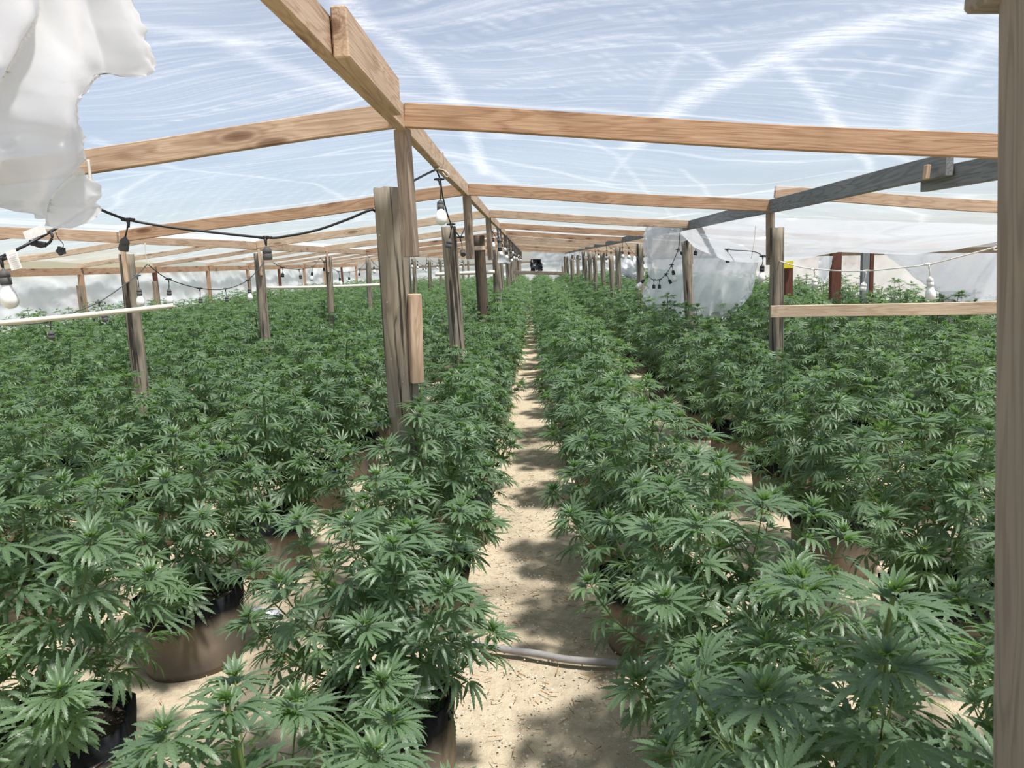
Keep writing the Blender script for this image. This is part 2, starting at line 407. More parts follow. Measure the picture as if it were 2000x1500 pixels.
gx = list(np.arange(-12, 12.1, .12)); gy = list(np.concatenate([np.arange(-2, 8, .08), np.arange(8, 46, .5)]))
fl = grid('floor', gx, gy, lambda x, y: .018*mnoise.noise(Vector((x*1.3, y*1.3, 0)))+.008*mnoise.noise(Vector((x*5, y*5, 2)))-.012, M['dirt']); tag(fl, kind='structure')
og = link('ground', mesh('ground', [(-120, -60, -.06), (120, -60, -.06), (120, 160, -.06), (-120, 160, -.06)], [(0, 1, 2, 3)]), M['dirt']); tag(og, kind='structure')
V = []; Fc = []
for i in range(61):
    X_ = -110+i*220/60; z_ = max(.2, 7.5*min(1, max(0, (-66-X_)/12)))+.4*mnoise.noise(Vector((i*.4, 2, 0)))
    V += [(X_, 118, -.1), (X_, 135, z_*.7), (X_, 150, z_)]
for i in range(60):
    for k in range(2): Fc.append((i*3+k, i*3+3+k, i*3+4+k, i*3+1+k))
hl = link('hill', mesh('hill', V, Fc), M['hill'], smooth=True); tag(hl, kind='structure')

def film_wall(name, pts_fn, nu, nv, mat, amp=.05):
    V = [pts_fn(i/nu, j/nv) for j in range(nv+1) for i in range(nu+1)]; n = nu+1
    Fc = [(j*n+i, j*n+i+1, (j+1)*n+i+1, (j+1)*n+i) for j in range(nv) for i in range(nu)]
    return link(name, mesh(name, V, Fc), mat, smooth=True)
def crumple(y, z, s=0):
    a = mnoise.noise(Vector((y*1.1, z*2.0, s)))*.10
    b = abs(mnoise.noise(Vector((y*2.2+z*2.5, z*1.5-y*.4, s+4))))*.12
    c = abs(mnoise.noise(Vector((y*5+z*3, z*4, s+9))))*.035
    return (a+b+c)*.55
wl = film_wall('wall_left', lambda u, v: (WLX-.10-crumple(u*40, v*1.8, 1), .2+u*39.8, .04+v*(1.80+.04*math.sin(u*70))), 420, 24, M['wall_film']); tag(wl, kind='structure')
wr = film_wall('wall_right', lambda u, v: (WRX+.12+crumple(u*40, v*1.8, 5), .2+u*39.8, .04+v*1.46), 300, 20, M['beige_film']); tag(wr, kind='structure')
wb = film_wall('wall_back', lambda u, v: (WLX+u*(WRX-WLX), 40.0+crumple(u*15, v*3, 8)*1.5, .04+v*1.50), 90, 14, M['wall_film']); tag(wb, kind='structure')

# ------------------------------------------------------------------ timber frame
def frame_label(k): return 'nearest' if k == 1 else ORD[k-1]+' nearest'
def ends(k): return k*DY
random.seed(3)
BH, BW = .089, .038
for k in range(1, NF+1):
    Y = ends(k); near = k <= 5
    grp = None if k <= 6 else 'roof rafters of the far frames'
    mats = ['fir', 'fir_warm', 'fir', 'fir_pale']
    def raf(name_x0, z0, x1, z1, lab, mat=None, far='far'):
        mt = mat or ('fir_warm' if k == 1 else random.choice(mats))
        o = board('roof_rafter', (name_x0, Y, z0), (x1, Y, z1), BW, BH, mt, warp=.006)
        tag(o, 'rafter %s, %s frame from the entrance' % (lab, NTH[k-1]), 'rafter', 'roof rafters')
        return o
    g_ = .02
    raf(RX+g_, RZ-.002, PX-g_, PZ, 'right of the ridge beam', 'fir_warm' if k in (1, 5) else None)
    raf(RX-g_, RZ-.002, VX+g_, VZ, 'sloping left from ridge beam to valley', 'fir' if k == 1 else None)
    if k >= 2:
        raf(VX-.005, VZ-.01, LX, LZ, 'rising left of the valley posts')
        raf(LX, LZ, WLX, WLZ, 'running down to the white left wall')
        if k != 3: raf(PX+.02, PZ+.10, WRX, WRZ+.02, 'descending right of the grey purlin')
    else:
        raf(PX+.03, PZ+.10, WRX, WRZ+.02, 'descending right of the grey purlin')
# ridge beam: pieces end to end
def ridge_piece(y0, y1, mat, lab, dx=0, dz=0):
    return tag(board('ridge_beam', (RX+dx, y0, RZ-.005+dz), (RX+dx, y1, RZ-.005+dz), BW, BH+.006, mat, warp=.003), lab, 'beam')
ridge_piece(-1.0, 6.12, 'fir', 'long ridge beam running overhead from the entrance toward the back', 0)
ridge_piece(6.14, 15.3, 'fir', 'middle length of ridge beam behind the first one')
ridge_piece(15.32, 40, 'grey_tan', 'far length of ridge beam near the back wall')
b_ = board('splice_block', (RX+.042, 1.95, RZ-.002), (RX+.042, 2.70, RZ-.002), .040, .12, 'fir', bev=.004)
tag(b_, 'short thick wooden block nailed along the near right side of the ridge beam', 'wooden block')
def purl(y0, y1, x0, x1, mat, lab, dz=0, **kw):
    return tag(board('purlin', (x0, y0, PZ+dz), (x1, y1, PZ+dz), BW, BH+.012, mat, warp=.003, **kw), lab, 'beam')
purl(3.55, 10.3, PX-.005, PX-.005, 'grey_wood', 'weathered grey purlin slanting to the far right post rows', 0)
purl(-1, 3.86, PX+.045, PX+.04, 'grey_wood', 'dark grey lapped purlin length nearest the foreground post', -.045)
purl(10.32, 40, PX-.02, PX-.25, 'grey_wood', 'far grey purlin length above the far right posts', 0)
o = board('wooden_stub', at(1812, 322, 3.62), at(1808, 350, 3.62), .03, .02, 'fir'); tag(o, 'small yellow wooden stub under the first rafter beside the lapped grey purlin', 'wooden block')
purl_v = board('valley_beam', (VX, 8.9, VZ-.01), (VX, 40, VZ-.01), BW, BH, 'fir'); tag(purl_v, 'valley beam running back over the left post row', 'beam')
hb = board('wall_header', (WLX+.03, 5, WLZ-.10), (WLX+.03, 40, WLZ-.10), .04, .14, 'fir_warm'); tag(hb, 'orange brown header board along the top of the white left wall', 'beam')
hb = board('wall_header', (WRX-.02, .3, WRZ-.06), (WRX-.02, 40, WRZ-.06), .04, .09, 'fir'); tag(hb, 'low header board along the top of the right side wall', 'beam')
hb = board('wall_header', (WLX+.1, 39.95, H-.02), (WRX-.1, 39.95, H-.02), .04, .10, 'grey_tan'); tag(hb, 'header board across the back end wall', 'beam')

def post_mesh(r, h, seed=0, rtop=None, sides=22):
    rnd = random.Random(seed); rtop = rtop or r*.95; V = []; Fc = []; n = 20
    cr = [(rnd.uniform(0, 6.28), rnd.uniform(.05, .12)) for _ in range(3)]
    for i in range(n+1):
        z = h*i/n
        for k in range(sides):
            g = 2*math.pi*k/sides; rr = (r+(rtop-r)*i/n)*(1+.05*mnoise.noise(Vector((math.cos(g)*1.2, math.sin(g)*1.2, z*1.5+seed))))
            for c0, dp in cr:
                dd = abs((g-c0-.15*math.sin(z*2+c0)+math.pi) % (2*math.pi)-math.pi)
                if dd < .16: rr -= r*dp*1.6*(1-dd/.16)
            V.append((rr*math.cos(g), rr*math.sin(g), z+(.010*mnoise.noise(Vector((math.cos(g)*3, math.sin(g)*3, seed))) if i == n else 0)))
    for i in range(n):
        for k in range(sides): q = (k+1) % sides; Fc.append((i*sides+k, i*sides+q, (i+1)*sides+q, (i+1)*sides+k))
    Fc.append(tuple(range(sides))[::-1]); Fc.append(tuple(n*sides+k for k in range(sides)))
    me = mesh('post', V, Fc); me.polygons.foreach_set('use_smooth', [len(p.vertices) == 4 for p in me.polygons]); return me
def post(x, y, h, r, lab, mat='post', lean=(0, 0), seed=0, group=None, rtop=None):
    o = link('wooden_post', post_mesh(r, h+.05, seed, rtop), M[mat]); o.location = (x, y, -.05)
    o.rotation_euler = (lean[1], lean[0], random.uniform(0, 6)) if lean == (0, 0) else (lean[1], lean[0], 0)
    return tag(o, lab, 'post', group)
# the big near post
base = Vector((-.60, 3.42, 0)); top = at(760, 368, 3.42)
ln = math.atan2(top.x-base.x, top.z)
p1 = post(base.x, base.y, top.z, .076, 'thick cracked grey timber post nearest the camera beside the ridge beam', lean=(ln, 0), seed=2, rtop=.069)
for (px, py) in ((742, 460), (765, 700), (790, 730), (778, 600), (757, 590), (788, 745)):
    q = at(px, py, 3.34); loc = p1.matrix_world.inverted() if False else None
    s_ = link('nail', lathe([(.004, 0), (.004, .012)], 8), M['steel'], p1)
    rel = Matrix.Rotation(-ln, 4, 'Y') @ (q-Vector((base.x, base.y, -.05))) if False else Matrix.Rotation(ln, 4, 'Y').inverted() @ (q-Vector((base.x, base.y, -.05)))
    s_.location = rel; s_.rotation_euler = (math.pi/2, 0, 0)
sd = board('cleat_board', at(814, 748, 3.38), at(809, 574, 3.38), .055, .050, 'fir', up=(.5, -1, 0), bev=.004)
tag(sd, 'split board with an orange edge nailed low on the thick near post', 'board')
sd = board('cleat_block', at(778, 414, 3.40), at(778, 371, 3.40), .045, .05, 'grey_tan', up=(.2, -1, 0), bev=.004)
tag(sd, 'small rough wood block on the top corner of the thick near post', 'wooden block')
for k in range(1, NF+1):
    Y = ends(k)
    w_ = board('hanging_board', (RX, Y+.045, RZ-.04), (RX+.004, Y+.045, RZ-.53), .036, .06, 'grey_tan', up=(.9, -.5, 0))
    tag(w_, 'short vertical board hanging from the ridge beam at the %s frame' % NTH[k-1], 'board', 'boards hanging from the beams')
    if k >= 2:
        w_ = board('hanging_board', (PX, Y+.045, PZ-.04), (PX+.004, Y+.045, PZ-.45), .036, .06, 'grey_tan', up=(.9, -.5, 0)) if k <= 4 else None
        if w_: tag(w_, 'short grey board hanging from the right purlin at the %s frame' % NTH[k-1], 'board', 'boards hanging from the beams')
rp = {2: (.30, .062, 'post'), 3: (.33, .068, 'post_dark')}
for k in range(2, NF+1):
    up_, r_, m_ = rp.get(k, (random.uniform(.2, .34), random.uniform(.055, .065), random.choice(['post', 'post', 'post_dark'])))
    x_ = -.60 if k == 2 else -.57+random.uniform(-.03, .04)
    lab = {2: 'round post in the ridge row with a drooping light cord and its top cut dark', 3: 'dark banded post in the ridge row, third from the camera'}.get(k)
    if lab is None: lab = 'round post in the ridge row at the %s frame' % NTH[k-1]
    pp = post(x_, ends(k)+.06, H+up_, r_, lab, m_, (math.radians(random.uniform(-1.2, .6)), 0), k, 'posts of the ridge row')
    if k == 3:
        bnd = link('pale_band', lathe([(.0715, 0), (.0715, .02), (.0715, .05)], 20), M['fir_pale'], pp); bnd.location = (0, 0, H+.33-.12)
        bnd['label'] = 'pale scraped band near the top of the post'
for k in range(2, NF+1):
    lab = 'post in the valley row left of the path at the %s frame' % NTH[k-1]
    post(VX+(.03 if k == 2 else 0), ends(k), VZ-.10-.02*(k % 3), .06 if k < 4 else .055, lab, 'post', (math.radians([2, 1.5, .5, 1][k % 4]), 0), 20+k, 'posts of the left valley row')
    if k <= 4:
        w_ = board('hanging_board', (VX+.062, ends(k)-.07, VZ-.05), (VX+.066, ends(k)-.07, VZ-.36), .03, .06, 'fir', up=(.3, -1, 0)); tag(w_, 'short plank fixed to the top of the valley post at the %s frame' % NTH[k-1], 'board')
pxs = {2: (1518, 445, .056), 3: (1352, 470, .058)}
for k in range(2, NF+1):
    Y = ends(k)
    if k in pxs:
        q = at(pxs[k][0], pxs[k][1], Y-.05); x_, z_ = q.x, q.z
    else: x_, z_ = PX-.12-.012*k, H+random.uniform(.12, .24)
    lab = {2: 'round post under the grey purlin carrying the end of the pale horizontal board', 3: 'leaning pale post in front of the hanging clear film'}.get(k)
    if lab is None: lab = 'post under the right purlin at the %s frame' % NTH[k-1]
    post(x_, Y-.05, z_, pxs[k][2] if k in pxs else .058, lab, 'post', (math.radians([-.3, .2, 0, -2.2][k % 4]), 0), 40+k, 'posts of the right purlin row')
# extra posts seen between the rows, by pixel column found in the photo
for i, (px, py, Y) in enumerate([(1258-60, 500, 14.2), (1165, 497, 17.5), (1146, 500, 22), (1118, 505, 26)]):
    q = at(px, py, Y); post(q.x, Y, q.z, .05, 'slender extra post right of the path, %s of four from the camera' % ORD[i], 'post', (math.radians(-1.5), 0), 60+i, 'extra posts right of the path')
# left wall studs
for k in range(4, NF+1):
    o = board('wall_stud', (WLX+.02, ends(k), -.04), (WLX+.02, ends(k), WLZ-.15), .085, .085, 'fir_warm' if k % 3 else 'red_wood', up=(0, -1, 0))
    tag(o, 'brown square stud at the white left wall, %s frame' % NTH[k-1], 'post', 'studs of the left wall')
    if k in (5, 6, 8):
        o = board('wall_stud', (WLX+.12, ends(k)-.25, -.04), (WLX+.12, ends(k)-.25, WLZ-.15-.22), .09, .09, 'grey_tan', up=(0, -1, 0))
        tag(o, 'shorter weathered stud doubled beside the white wall stud of the %s frame' % NTH[k-1], 'post')
# right side posts
for px, py, Y, ww, mt, lab in [(1540, 518, 12.6, .12, 'red_wood', 'red brown post behind the yellow tag near the right wall'),
        (1632, 497, 10.6, .13, 'red_wood', 'red brown post with a broken slanted top by the right wall'),
        (1690, 491, 10.2, .09, 'grey_wood', 'slim grey square post by the right wall'), (1703, 491, 10.4, .05, 'red_wood', 'thin dark strip of post behind the slim grey one at the right wall'),
        (1851, 571, 9.0, .14, 'grey_wood', 'short dark broken post low beside the foreground post')]:
    q = at(px, py, Y)
    o = board('side_post', (q.x, Y, -.04), (q.x, Y, q.z), ww, ww*.8, mt, up=(0, -1, 0), cut1=(.10 if px in (1632,) else .02)); tag(o, lab, 'post')
q = at(1538, 516, 12.5); o = board('marker_tag', q+Vector((-.08, 0, 0)), q+Vector((.09, 0, 0)), .03, .13, 'yellow' if 'yellow' in M else 'fir', bev=.004); tag(o, 'yellow plastic tag on top of the red brown right side post', 'tag')
# horizontal boards
hbp = board('rail_board', at(1505, 609, 5.88), at(1990, 600, 5.60), .036, .089, 'fir_pale', warp=.002); tag(hbp, 'pale horizontal rail board across the right bay above the plants', 'board')
o = board('rail_board', at(1003, 532, 21), at(1102, 534, 20.6), .04, .09, 'grey_tan'); tag(o, 'short weathered rail board across the path far back', 'board')
# foreground post
fp = board('door_jamb', (0, 0, -.3), (0, 0, 2.6), .10, .115, 'jamb', up=(0, -1, 0), bev=.006)
e0 = at(1953, 100, 1.007); e1 = at(1943, 1400, 1.007)
cx = e0.x-.005+(1.4-e0.z)*(e0.x-e1.x)/(e0.z-e1.z)+.050; m, _ = frame((cx+(0), .95, -.0), (cx, .95, 2.7), (0, -1, 0)); fp.matrix_world = m
LEAN_FP = (e0.x-e1.x)/(e0.z-e1.z); fp.matrix_world = Matrix.Translation((cx-LEAN_FP*1.4, .95, 0)) @ Matrix.Rotation(math.atan(LEAN_FP), 4, 'Y') @ Matrix.Translation((-cx, -.95, 0)) @ Matrix.Translation((0, 0, 0)) @ m
tag(fp, 'blurred brown ridged timber post close at the right edge of the frame', 'post')
q0 = at(1902, -12, 1.02); q1 = at(1990, -12, 1.02)
o = board('jamb_block', q0, q1, .05, .035, 'jamb', bev=.005); tag(o, 'small wood block crossing behind the top of the foreground post', 'wooden block')

# ------------------------------------------------------------------ pipes, hose, litter
def tube_obj(name, pts, r, mat, lab, cat, sides=12, **kw):
    return tag(link(name, tube_mesh(pts, r, sides, **kw), M[mat], smooth=True), lab, cat)
def pipe(p0, p1, r, lab, sag=0.0):
    p0, p1 = Vector(p0), Vector(p1); n = 16; s = 14; V = []; Fc = []
    pts = [p0.lerp(p1, i/n)-Vector((0, 0, sag*4*(i/n)*(1-i/n))) for i in range(n+1)]
    o = link('plastic_pipe', tube_mesh(pts, r, s, cap=False), M['ivory_pipe'], smooth=True)
    sm = o.modifiers.new('wall', 'SOLIDIFY'); sm.thickness = .003; return tag(o, lab, 'pipe')
pipe(at(-60, 636, 4.7), at(338, 597, 5.3), .0175, 'cream plastic pipe with an open end crossing above the plants at the left edge', .006)
pipe(at(521, 562, 12.6), at(742, 556, 13.4), .025, 'long cream plastic pipe behind the left valley posts', .01)
pipe(at(967, 531, 12.2), at(850, 536, 12.2), .03, 'short pale pipe behind the second ridge post', 0)
hp = [onz(840, 1262, .025), onz(915, 1257, .03), onz(970, 1266, .028), onz(1050, 1277, .028), onz(1110, 1288, .025), onz(1190, 1294, .025), onz(1300, 1300, .02)]
hose = tube_obj('irrigation_hose', smooth_path(hp, 8), .015, 'hose', 'flattened dusty grey hose lying across the dirt path', 'hose')
o = tube_obj('irrigation_hose', smooth_path([onz(1420, 906, .03), onz(1480, 905, .03), onz(1540, 907, .03)], 5), .016, 'hose', 'pale grey hose behind the second right row grow bag', 'hose')
q0 = onz(1585, 998, .03); q1 = onz(1690, 1010, .03)
o = board('ground_board', q0, q1, .09, .045, 'fir_warm'); tag(o, 'orange board lying on the dirt between two right row grow bags', 'board')
def rock(name, loc, s, mat, lab, cat, seed):
    bm = bmesh.new(); bmesh.ops.create_icosphere(bm, subdivisions=3, radius=1)
    for v in bm.verts:
        n_ = mnoise.noise(v.co*1.6+Vector((seed, 0, 0)))*.45+mnoise.noise(v.co*4+Vector((seed, 0, 0)))*.18; v.co *= (1+n_); v.co = Vector((v.co.x*s[0], v.co.y*s[1], v.co.z*s[2]))
    o = link(name, bm_mesh(name, bm), M[mat]); o.location = loc; return tag(o, lab, cat)
rock('plastic_scrap', onz(458, 1150, .06), (.04, .035, .085), 'foil', 'crumpled grey plastic scrap standing beside a grow bag left of the path', 'litter', 3)
rock('plastic_scrap', onz(505, 1198, .02), (.10, .05, .022), 'foil', 'flat shiny plastic scrap lying on the dirt left of the path', 'litter', 9)
rock('stone', onz(385, 1192, .01), (.05, .03, .02), 'stone', 'small pale stone on the dirt left of the path', 'stone', 12)
# pebbles, twigs and dry leaves nobody could count
rs = np.random.RandomState(4)
def scatter(name, n, mat, mk, lab):
    V = []; Fc = []
    for _ in range(n):
        y = 1.6+abs(rs.normal(0, 1))*3.0; x = rs.uniform(-.45, .35) if rs.rand() < .6 else rs.uniform(-4, 3.5)
        mk(V, Fc, x, y)
    return tag(link(name, mesh(name, V, Fc), M[mat]), lab, None, None, 'stuff')
def peb(V, Fc, x, y):
    s = rs.uniform(.0015, .006); b = len(V); c = Vector((x, y, s*.3))
    for d in ((1, 0, 0), (-1, .1, 0), (0, 1, 0), (.1, -1, 0), (0, 0, .8), (0, 0, -.8)): V.append(c+Vector(d)*s*rs.uniform(.7, 1.3))
    for f in ((0, 2, 4), (2, 1, 4), (1, 3, 4), (3, 0, 4), (2, 0, 5), (1, 2, 5), (3, 1, 5), (0, 3, 5)): Fc.append(tuple(b+i for i in f))
scatter('gravel', 3800, 'rope', peb, 'fine gravel over the dirt')
def twig(V, Fc, x, y):
    L_ = rs.uniform(.01, .06); g = rs.uniform(0, 6.28); b = len(V); d = Vector((math.cos(g), math.sin(g), 0)); e = Vector((-d.y, d.x, 0))*rs.uniform(.0008, .003)
    c = Vector((x+(.25 if rs.rand() < .4 else 0), y, .006)); V.extend([c-d*L_/2-e, c+d*L_/2-e*.3, c+d*L_/2+e*.3+Vector((0, 0, .004)), c-d*L_/2+e]); Fc.append((b, b+1, b+2, b+3))
scatter('leaf_litter', 1100, 'dry', twig, 'dry twigs and leaf bits on the dirt')

# ------------------------------------------------------------------ hanging films
def sheet(name, rows, Yf, mat, lab, cols=70, sub=4, amp=.05, fr=3.0, frill=.02, group=None, seed=0, zs=1.0, ridge=.9):
    R = []
    for (y0, a0, b0), (y1, a1, b1) in zip(rows, rows[1:]):
        for k in range(sub): t = k/sub; R.append((y0+(y1-y0)*t, a0+(a1-a0)*t, b0+(b1-b0)*t))
    R.append(rows[-1]); V = []; Fc = []; n = cols+1; m_ = len(R)
    for j, (y, a, b) in enumerate(R):
        for i in range(n):
            u = i/cols; px = a+(b-a)*u; d = Yf(px, y)
            p = at(px, y, d); ed = max(0, 1-min(u, 1-u)*14); eb = max(0, 1-(m_-1-j)/5)
            q = Vector((p.x*fr+seed+.5*math.sin(p.z*2), p.z*fr*zs, seed))
            f1 = mnoise.noise(q)*amp; f2 = abs(mnoise.noise(q*2.3+Vector((5, 0, 0))))*amp*ridge; f3 = mnoise.noise(q*6)*amp*.10
            f4 = mnoise.noise(Vector((p.x*60+seed, p.z*60, 3)))*frill*max(ed, eb)
            V.append((p.x+f4*.6, p.y+f1+f2+f3+f4-amp*.6*(name == 'torn_film_flap'), p.z+f4*.5))
    for j in range(m_-1):
        for i in range(cols): Fc.append((j*n+i, j*n+i+1, (j+1)*n+i+1, (j+1)*n+i))
    return tag(link(name, mesh(name, V, Fc), M[mat], smooth=True), lab, 'plastic sheet', group)
rows = [(-60, -120, 292), (0, -120, 286), (60, -120, 281), (95, -120, 288), (118, -120, 294), (135, -120, 280), (148, -120, 262), (150, -120, 215), (162, -120, 178), (176, -120, 160), (184, -120, 132),
        (215, -120, 126), (260, -120, 146), (280, -120, 158), (320, -120, 164), (345, -120, 170), (375, -118, 181), (392, -100, 176), (405, 0, 190), (418, 70, 190), (430, 96, 180), (440, 118, 166), (447, 138, 156)]
sheet('torn_film_flap', rows, lambda px, y: 1.75+.0004*(y), 'flap_film', 'ragged milky plastic flap hanging from the roof at the upper left corner', cols=110, sub=5, amp=.10, fr=3.2, frill=.018, seed=2, ridge=1.7)
# hanging clear film at the right purlin
rows = [(440, 1262, 1330), (462, 1256, 1372), (480, 1255, 1452), (495, 1258, 1475), (508, 1262, 1484), (540, 1268, 1476), (560, 1262, 1470), (575, 1254, 1466), (588, 1256, 1456), (600, 1266, 1444), (612, 1285, 1430), (622, 1300, 1424)]
sheet('hanging_film', rows, lambda px, y: 9.7-(px-1255)*.0022, 'curtain_film', 'clear plastic film hanging from the right purlin like a curtain beside the leaning post', cols=90, sub=5, amp=.22, fr=2.2, frill=.05, seed=6, zs=.3, ridge=.6)
# sagging second layer right of the purlin: its lower edge droops
def lower(px):
    P = [(1330, 455), (1357, 483), (1425, 510), (1470, 513), (1537, 511), (1605, 499), (1640, 492), (1728, 496), (1777, 498), (1870, 488), (1990, 462)]
    for (a, b), (c, d) in zip(P, P[1:]):
        if a <= px <= c: return b+(d-b)*(px-a)/(c-a)
    return P[-1][1]
def upper(px): return 424+(px-1470)*.03 if px > 1470 else 452-(px-1330)*.2
V = []; Fc = []; NC = 130; NR = 26
for j in range(NR+1):
    for i in range(NC+1):
        px = 1330+i*(660/NC); v_ = j/NR; py = upper(px)*(1-v_)+lower(px)*v_; Y = 8.6-1.2*v_
        p = at(px, py, Y); q = Vector((p.x*1.3, p.z*4, 2.2))
        p.y += mnoise.noise(q)*.12+abs(mnoise.noise(q*2.7))*.12; V.append(p)
for j in range(NR):
    for i in range(NC): Fc.append((j*(NC+1)+i, j*(NC+1)+i+1, (j+1)*(NC+1)+i+1, (j+1)*(NC+1)+i))
tag(link('sagging_film', mesh('sag', V, Fc), M['curtain_film'], smooth=True), 'sagging clear roof film drooping across the right bay behind the grey purlin', 'plastic sheet')
rows = [(494, 1728, 1990), (520, 1762, 1990), (540, 1785, 1990), (562, 1815, 1990), (580, 1850, 1990), (596, 1882, 1990), (612, 1900, 1990)]
sheet('hanging_film', rows, lambda px, y: 8.2, 'curtain_film', 'torn clear film hanging on the right side with a long slanting left edge', cols=50, sub=5, amp=.12, fr=1.6, frill=.03, seed=11, zs=.5)
rows = [(500, 1600, 1628), (520, 1596, 1622), (540, 1597, 1615), (552, 1603, 1611)]
sheet('film_shred', rows, lambda px, y: 7.5, 'curtain_film', 'narrow torn shred of film left of the broken red brown post', cols=12, sub=4, amp=.08, frill=.03, seed=13)
# draped films in the distance
rows = [(490, 1036, 1160), (498, 1040, 1150), (508, 1052, 1142), (516, 1066, 1128), (521, 1080, 1112)]
sheet('sagging_film', rows, lambda px, y: 37, 'curtain_film', 'film sagging in a curve over the opening of the back wall', cols=30, sub=3, amp=.2, fr=1, seed=17)
rows = [(500, 1194, 1250), (520, 1200, 1256), (533, 1205, 1262), (545, 1225, 1258)]
sheet('hanging_film', rows, lambda px, y: 17, 'flap_film', 'crumpled white film bunched behind the posts left of the clear curtain', cols=30, sub=4, amp=.25, fr=3, frill=.1, seed=19)
rows = [(448, 973, 975), (470, 975, 977), (484, 975, 978), (500, 974, 984), (508, 973, 992), (514, 971, 997)]
sheet('film_shred', rows, lambda px, y: 12.1, 'flap_film', 'white triangular scrap of film caught on a ridge row post', cols=10, sub=4, amp=.06, frill=.02, seed=23)
rows = [(506, 1036, 1056), (514, 1035, 1058), (522, 1036, 1060), (530, 1037, 1059)]
sheet('black_sheet', rows, lambda px, y: 33, 'black_cloth', 'black plastic sheet bunched far back above the path', cols=16, sub=3, amp=.3, fr=3, frill=.1, seed=29)

# ------------------------------------------------------------------ light strings
SOCK = lathe([(.004, .0), (.006, -.004), (.012, -.010), (.0185, -.018), (.0195, -.030), (.0175, -.031), (.0175, -.034), (.0195, -.035), (.0195, -.058), (.016, -.060), (.013, -.055)], 16)
BULB = lathe([(.0135, -.054), (.0155, -.064), (.0220, -.078), (.0280, -.091), (.0308, -.105), (.0302, -.119), (.0260, -.132), (.0180, -.141), (.0070, -.1455)], 18)
TEE = bmesh.new()
for (x0, x1, r0, r1) in ((-.028, -.008, .0045, .008), (-.008, .008, .008, .008), (.008, .028, .008, .0045)):
    bmesh.ops.create_cone(TEE, cap_ends=True, segments=10, radius1=r0, radius2=r1, depth=x1-x0, matrix=Matrix.Translation(((x0+x1)/2, 0, 0)) @ Matrix.Rotation(math.pi/2, 4, 'Y'))
bmesh.ops.create_cone(TEE, cap_ends=True, segments=10, radius1=.0035, radius2=.008, depth=.028, matrix=Matrix.Translation((0, 0, -.018)))
TEE = bm_mesh('tee', TEE)
for m_ in (SOCK, BULB, TEE): m_.polygons.foreach_set('use_smooth', [True]*len(m_.polygons))
BULB.materials.append(M['bulb'])
_sock = {}
def sock_mesh(me, mt):
    k = (me.name, mt)
    if k not in _sock: c = me.copy(); c.materials.append(M[mt]); _sock[k] = c
    return _sock[k]
def light_string(pts, fix, lab, mat='black', smat=None, r=.0042, group=None, per=8):
    """pts: cord through 3-D points. fix: (attach point, socket top point, 'bulb' or 'socket')"""
    smat = smat or mat; o = Vector(pts[0]); e = empty('string_light', o, lab, 'string lights', group)
    link('cord', tube_mesh([Vector(p)-o for p in smooth_path(pts, per)], r, 7), M[mat], e, True)
    for a, b, kd in fix:
        a, b = Vector(a), Vector(b)
        t = bpy.data.objects.new('tee_joint', sock_mesh(TEE, mat)); C.objects.link(t); t.parent = e; t.location = a-o
        dr = tube_mesh([a-o, a.lerp(b, .5)-o+Vector((.003, 0, 0)), b-o], .0032, 6); link('drop_cord', dr, M[mat], e, True)
        s_ = bpy.data.objects.new('socket', sock_mesh(SOCK, smat)); C.objects.link(s_); s_.parent = e; s_.location = b-o
        s_.rotation_euler = ((b-a).normalized()*-1).to_track_quat('Z', 'Y').to_euler() if (a-b).length > .01 else (0, 0, 0)
        if kd == 'bulb': u_ = bpy.data.objects.new('bulb', BULB); C.objects.link(u_); u_.parent = s_
    return e
A = at
# near black string upper left
pts = [A(-30, 520, 2.75), A(0, 503, 2.75), A(60, 474, 2.8), A(130, 434, 2.95), A(160, 415, 3.0), A(182, 405, 3.05), A(215, 417, 3.1), A(250, 429, 3.15), A(320, 442, 3.2), A(400, 452, 3.25), A(518, 464, 3.3), A(560, 461, 3.32), A(620, 449, 3.36), A(680, 428, 3.38), A(724, 410, 3.38), A(742, 412, 3.50), A(790, 365, 3.62), A(825, 344, 3.9), A(852, 331, 4.2)]
light_string(pts, [(A(250, 429, 3.15), A(245, 462, 3.15), 'socket'), (A(518, 464, 3.3), A(520, 480, 3.3), 'socket'), (A(2, 505, 2.75), A(6, 524, 2.75), 'bulb')],
    'thick black light string slung from the left edge to the thick near post', 'black', 'grey_rubber', r=.0055)
pts = [A(852, 331, 4.2), A(860, 352, 4.25), A(864, 380, 4.4), A(873, 415, 4.7), A(882, 440, 5.0), A(892, 455, 5.3), A(899, 462, 5.7), A(905, 452, 5.9), A(909, 440, 6.0)]
light_string(pts, [(A(858, 350, 4.2), A(860, 390, 4.15), 'bulb'), (A(881, 438, 4.95), A(878, 466, 4.95), 'socket'), (A(899, 463, 5.7), A(903, 487, 5.6), 'socket')],
    'light string dropping from the ridge beam with one white bulb above the second post', 'black', 'grey_rubber')
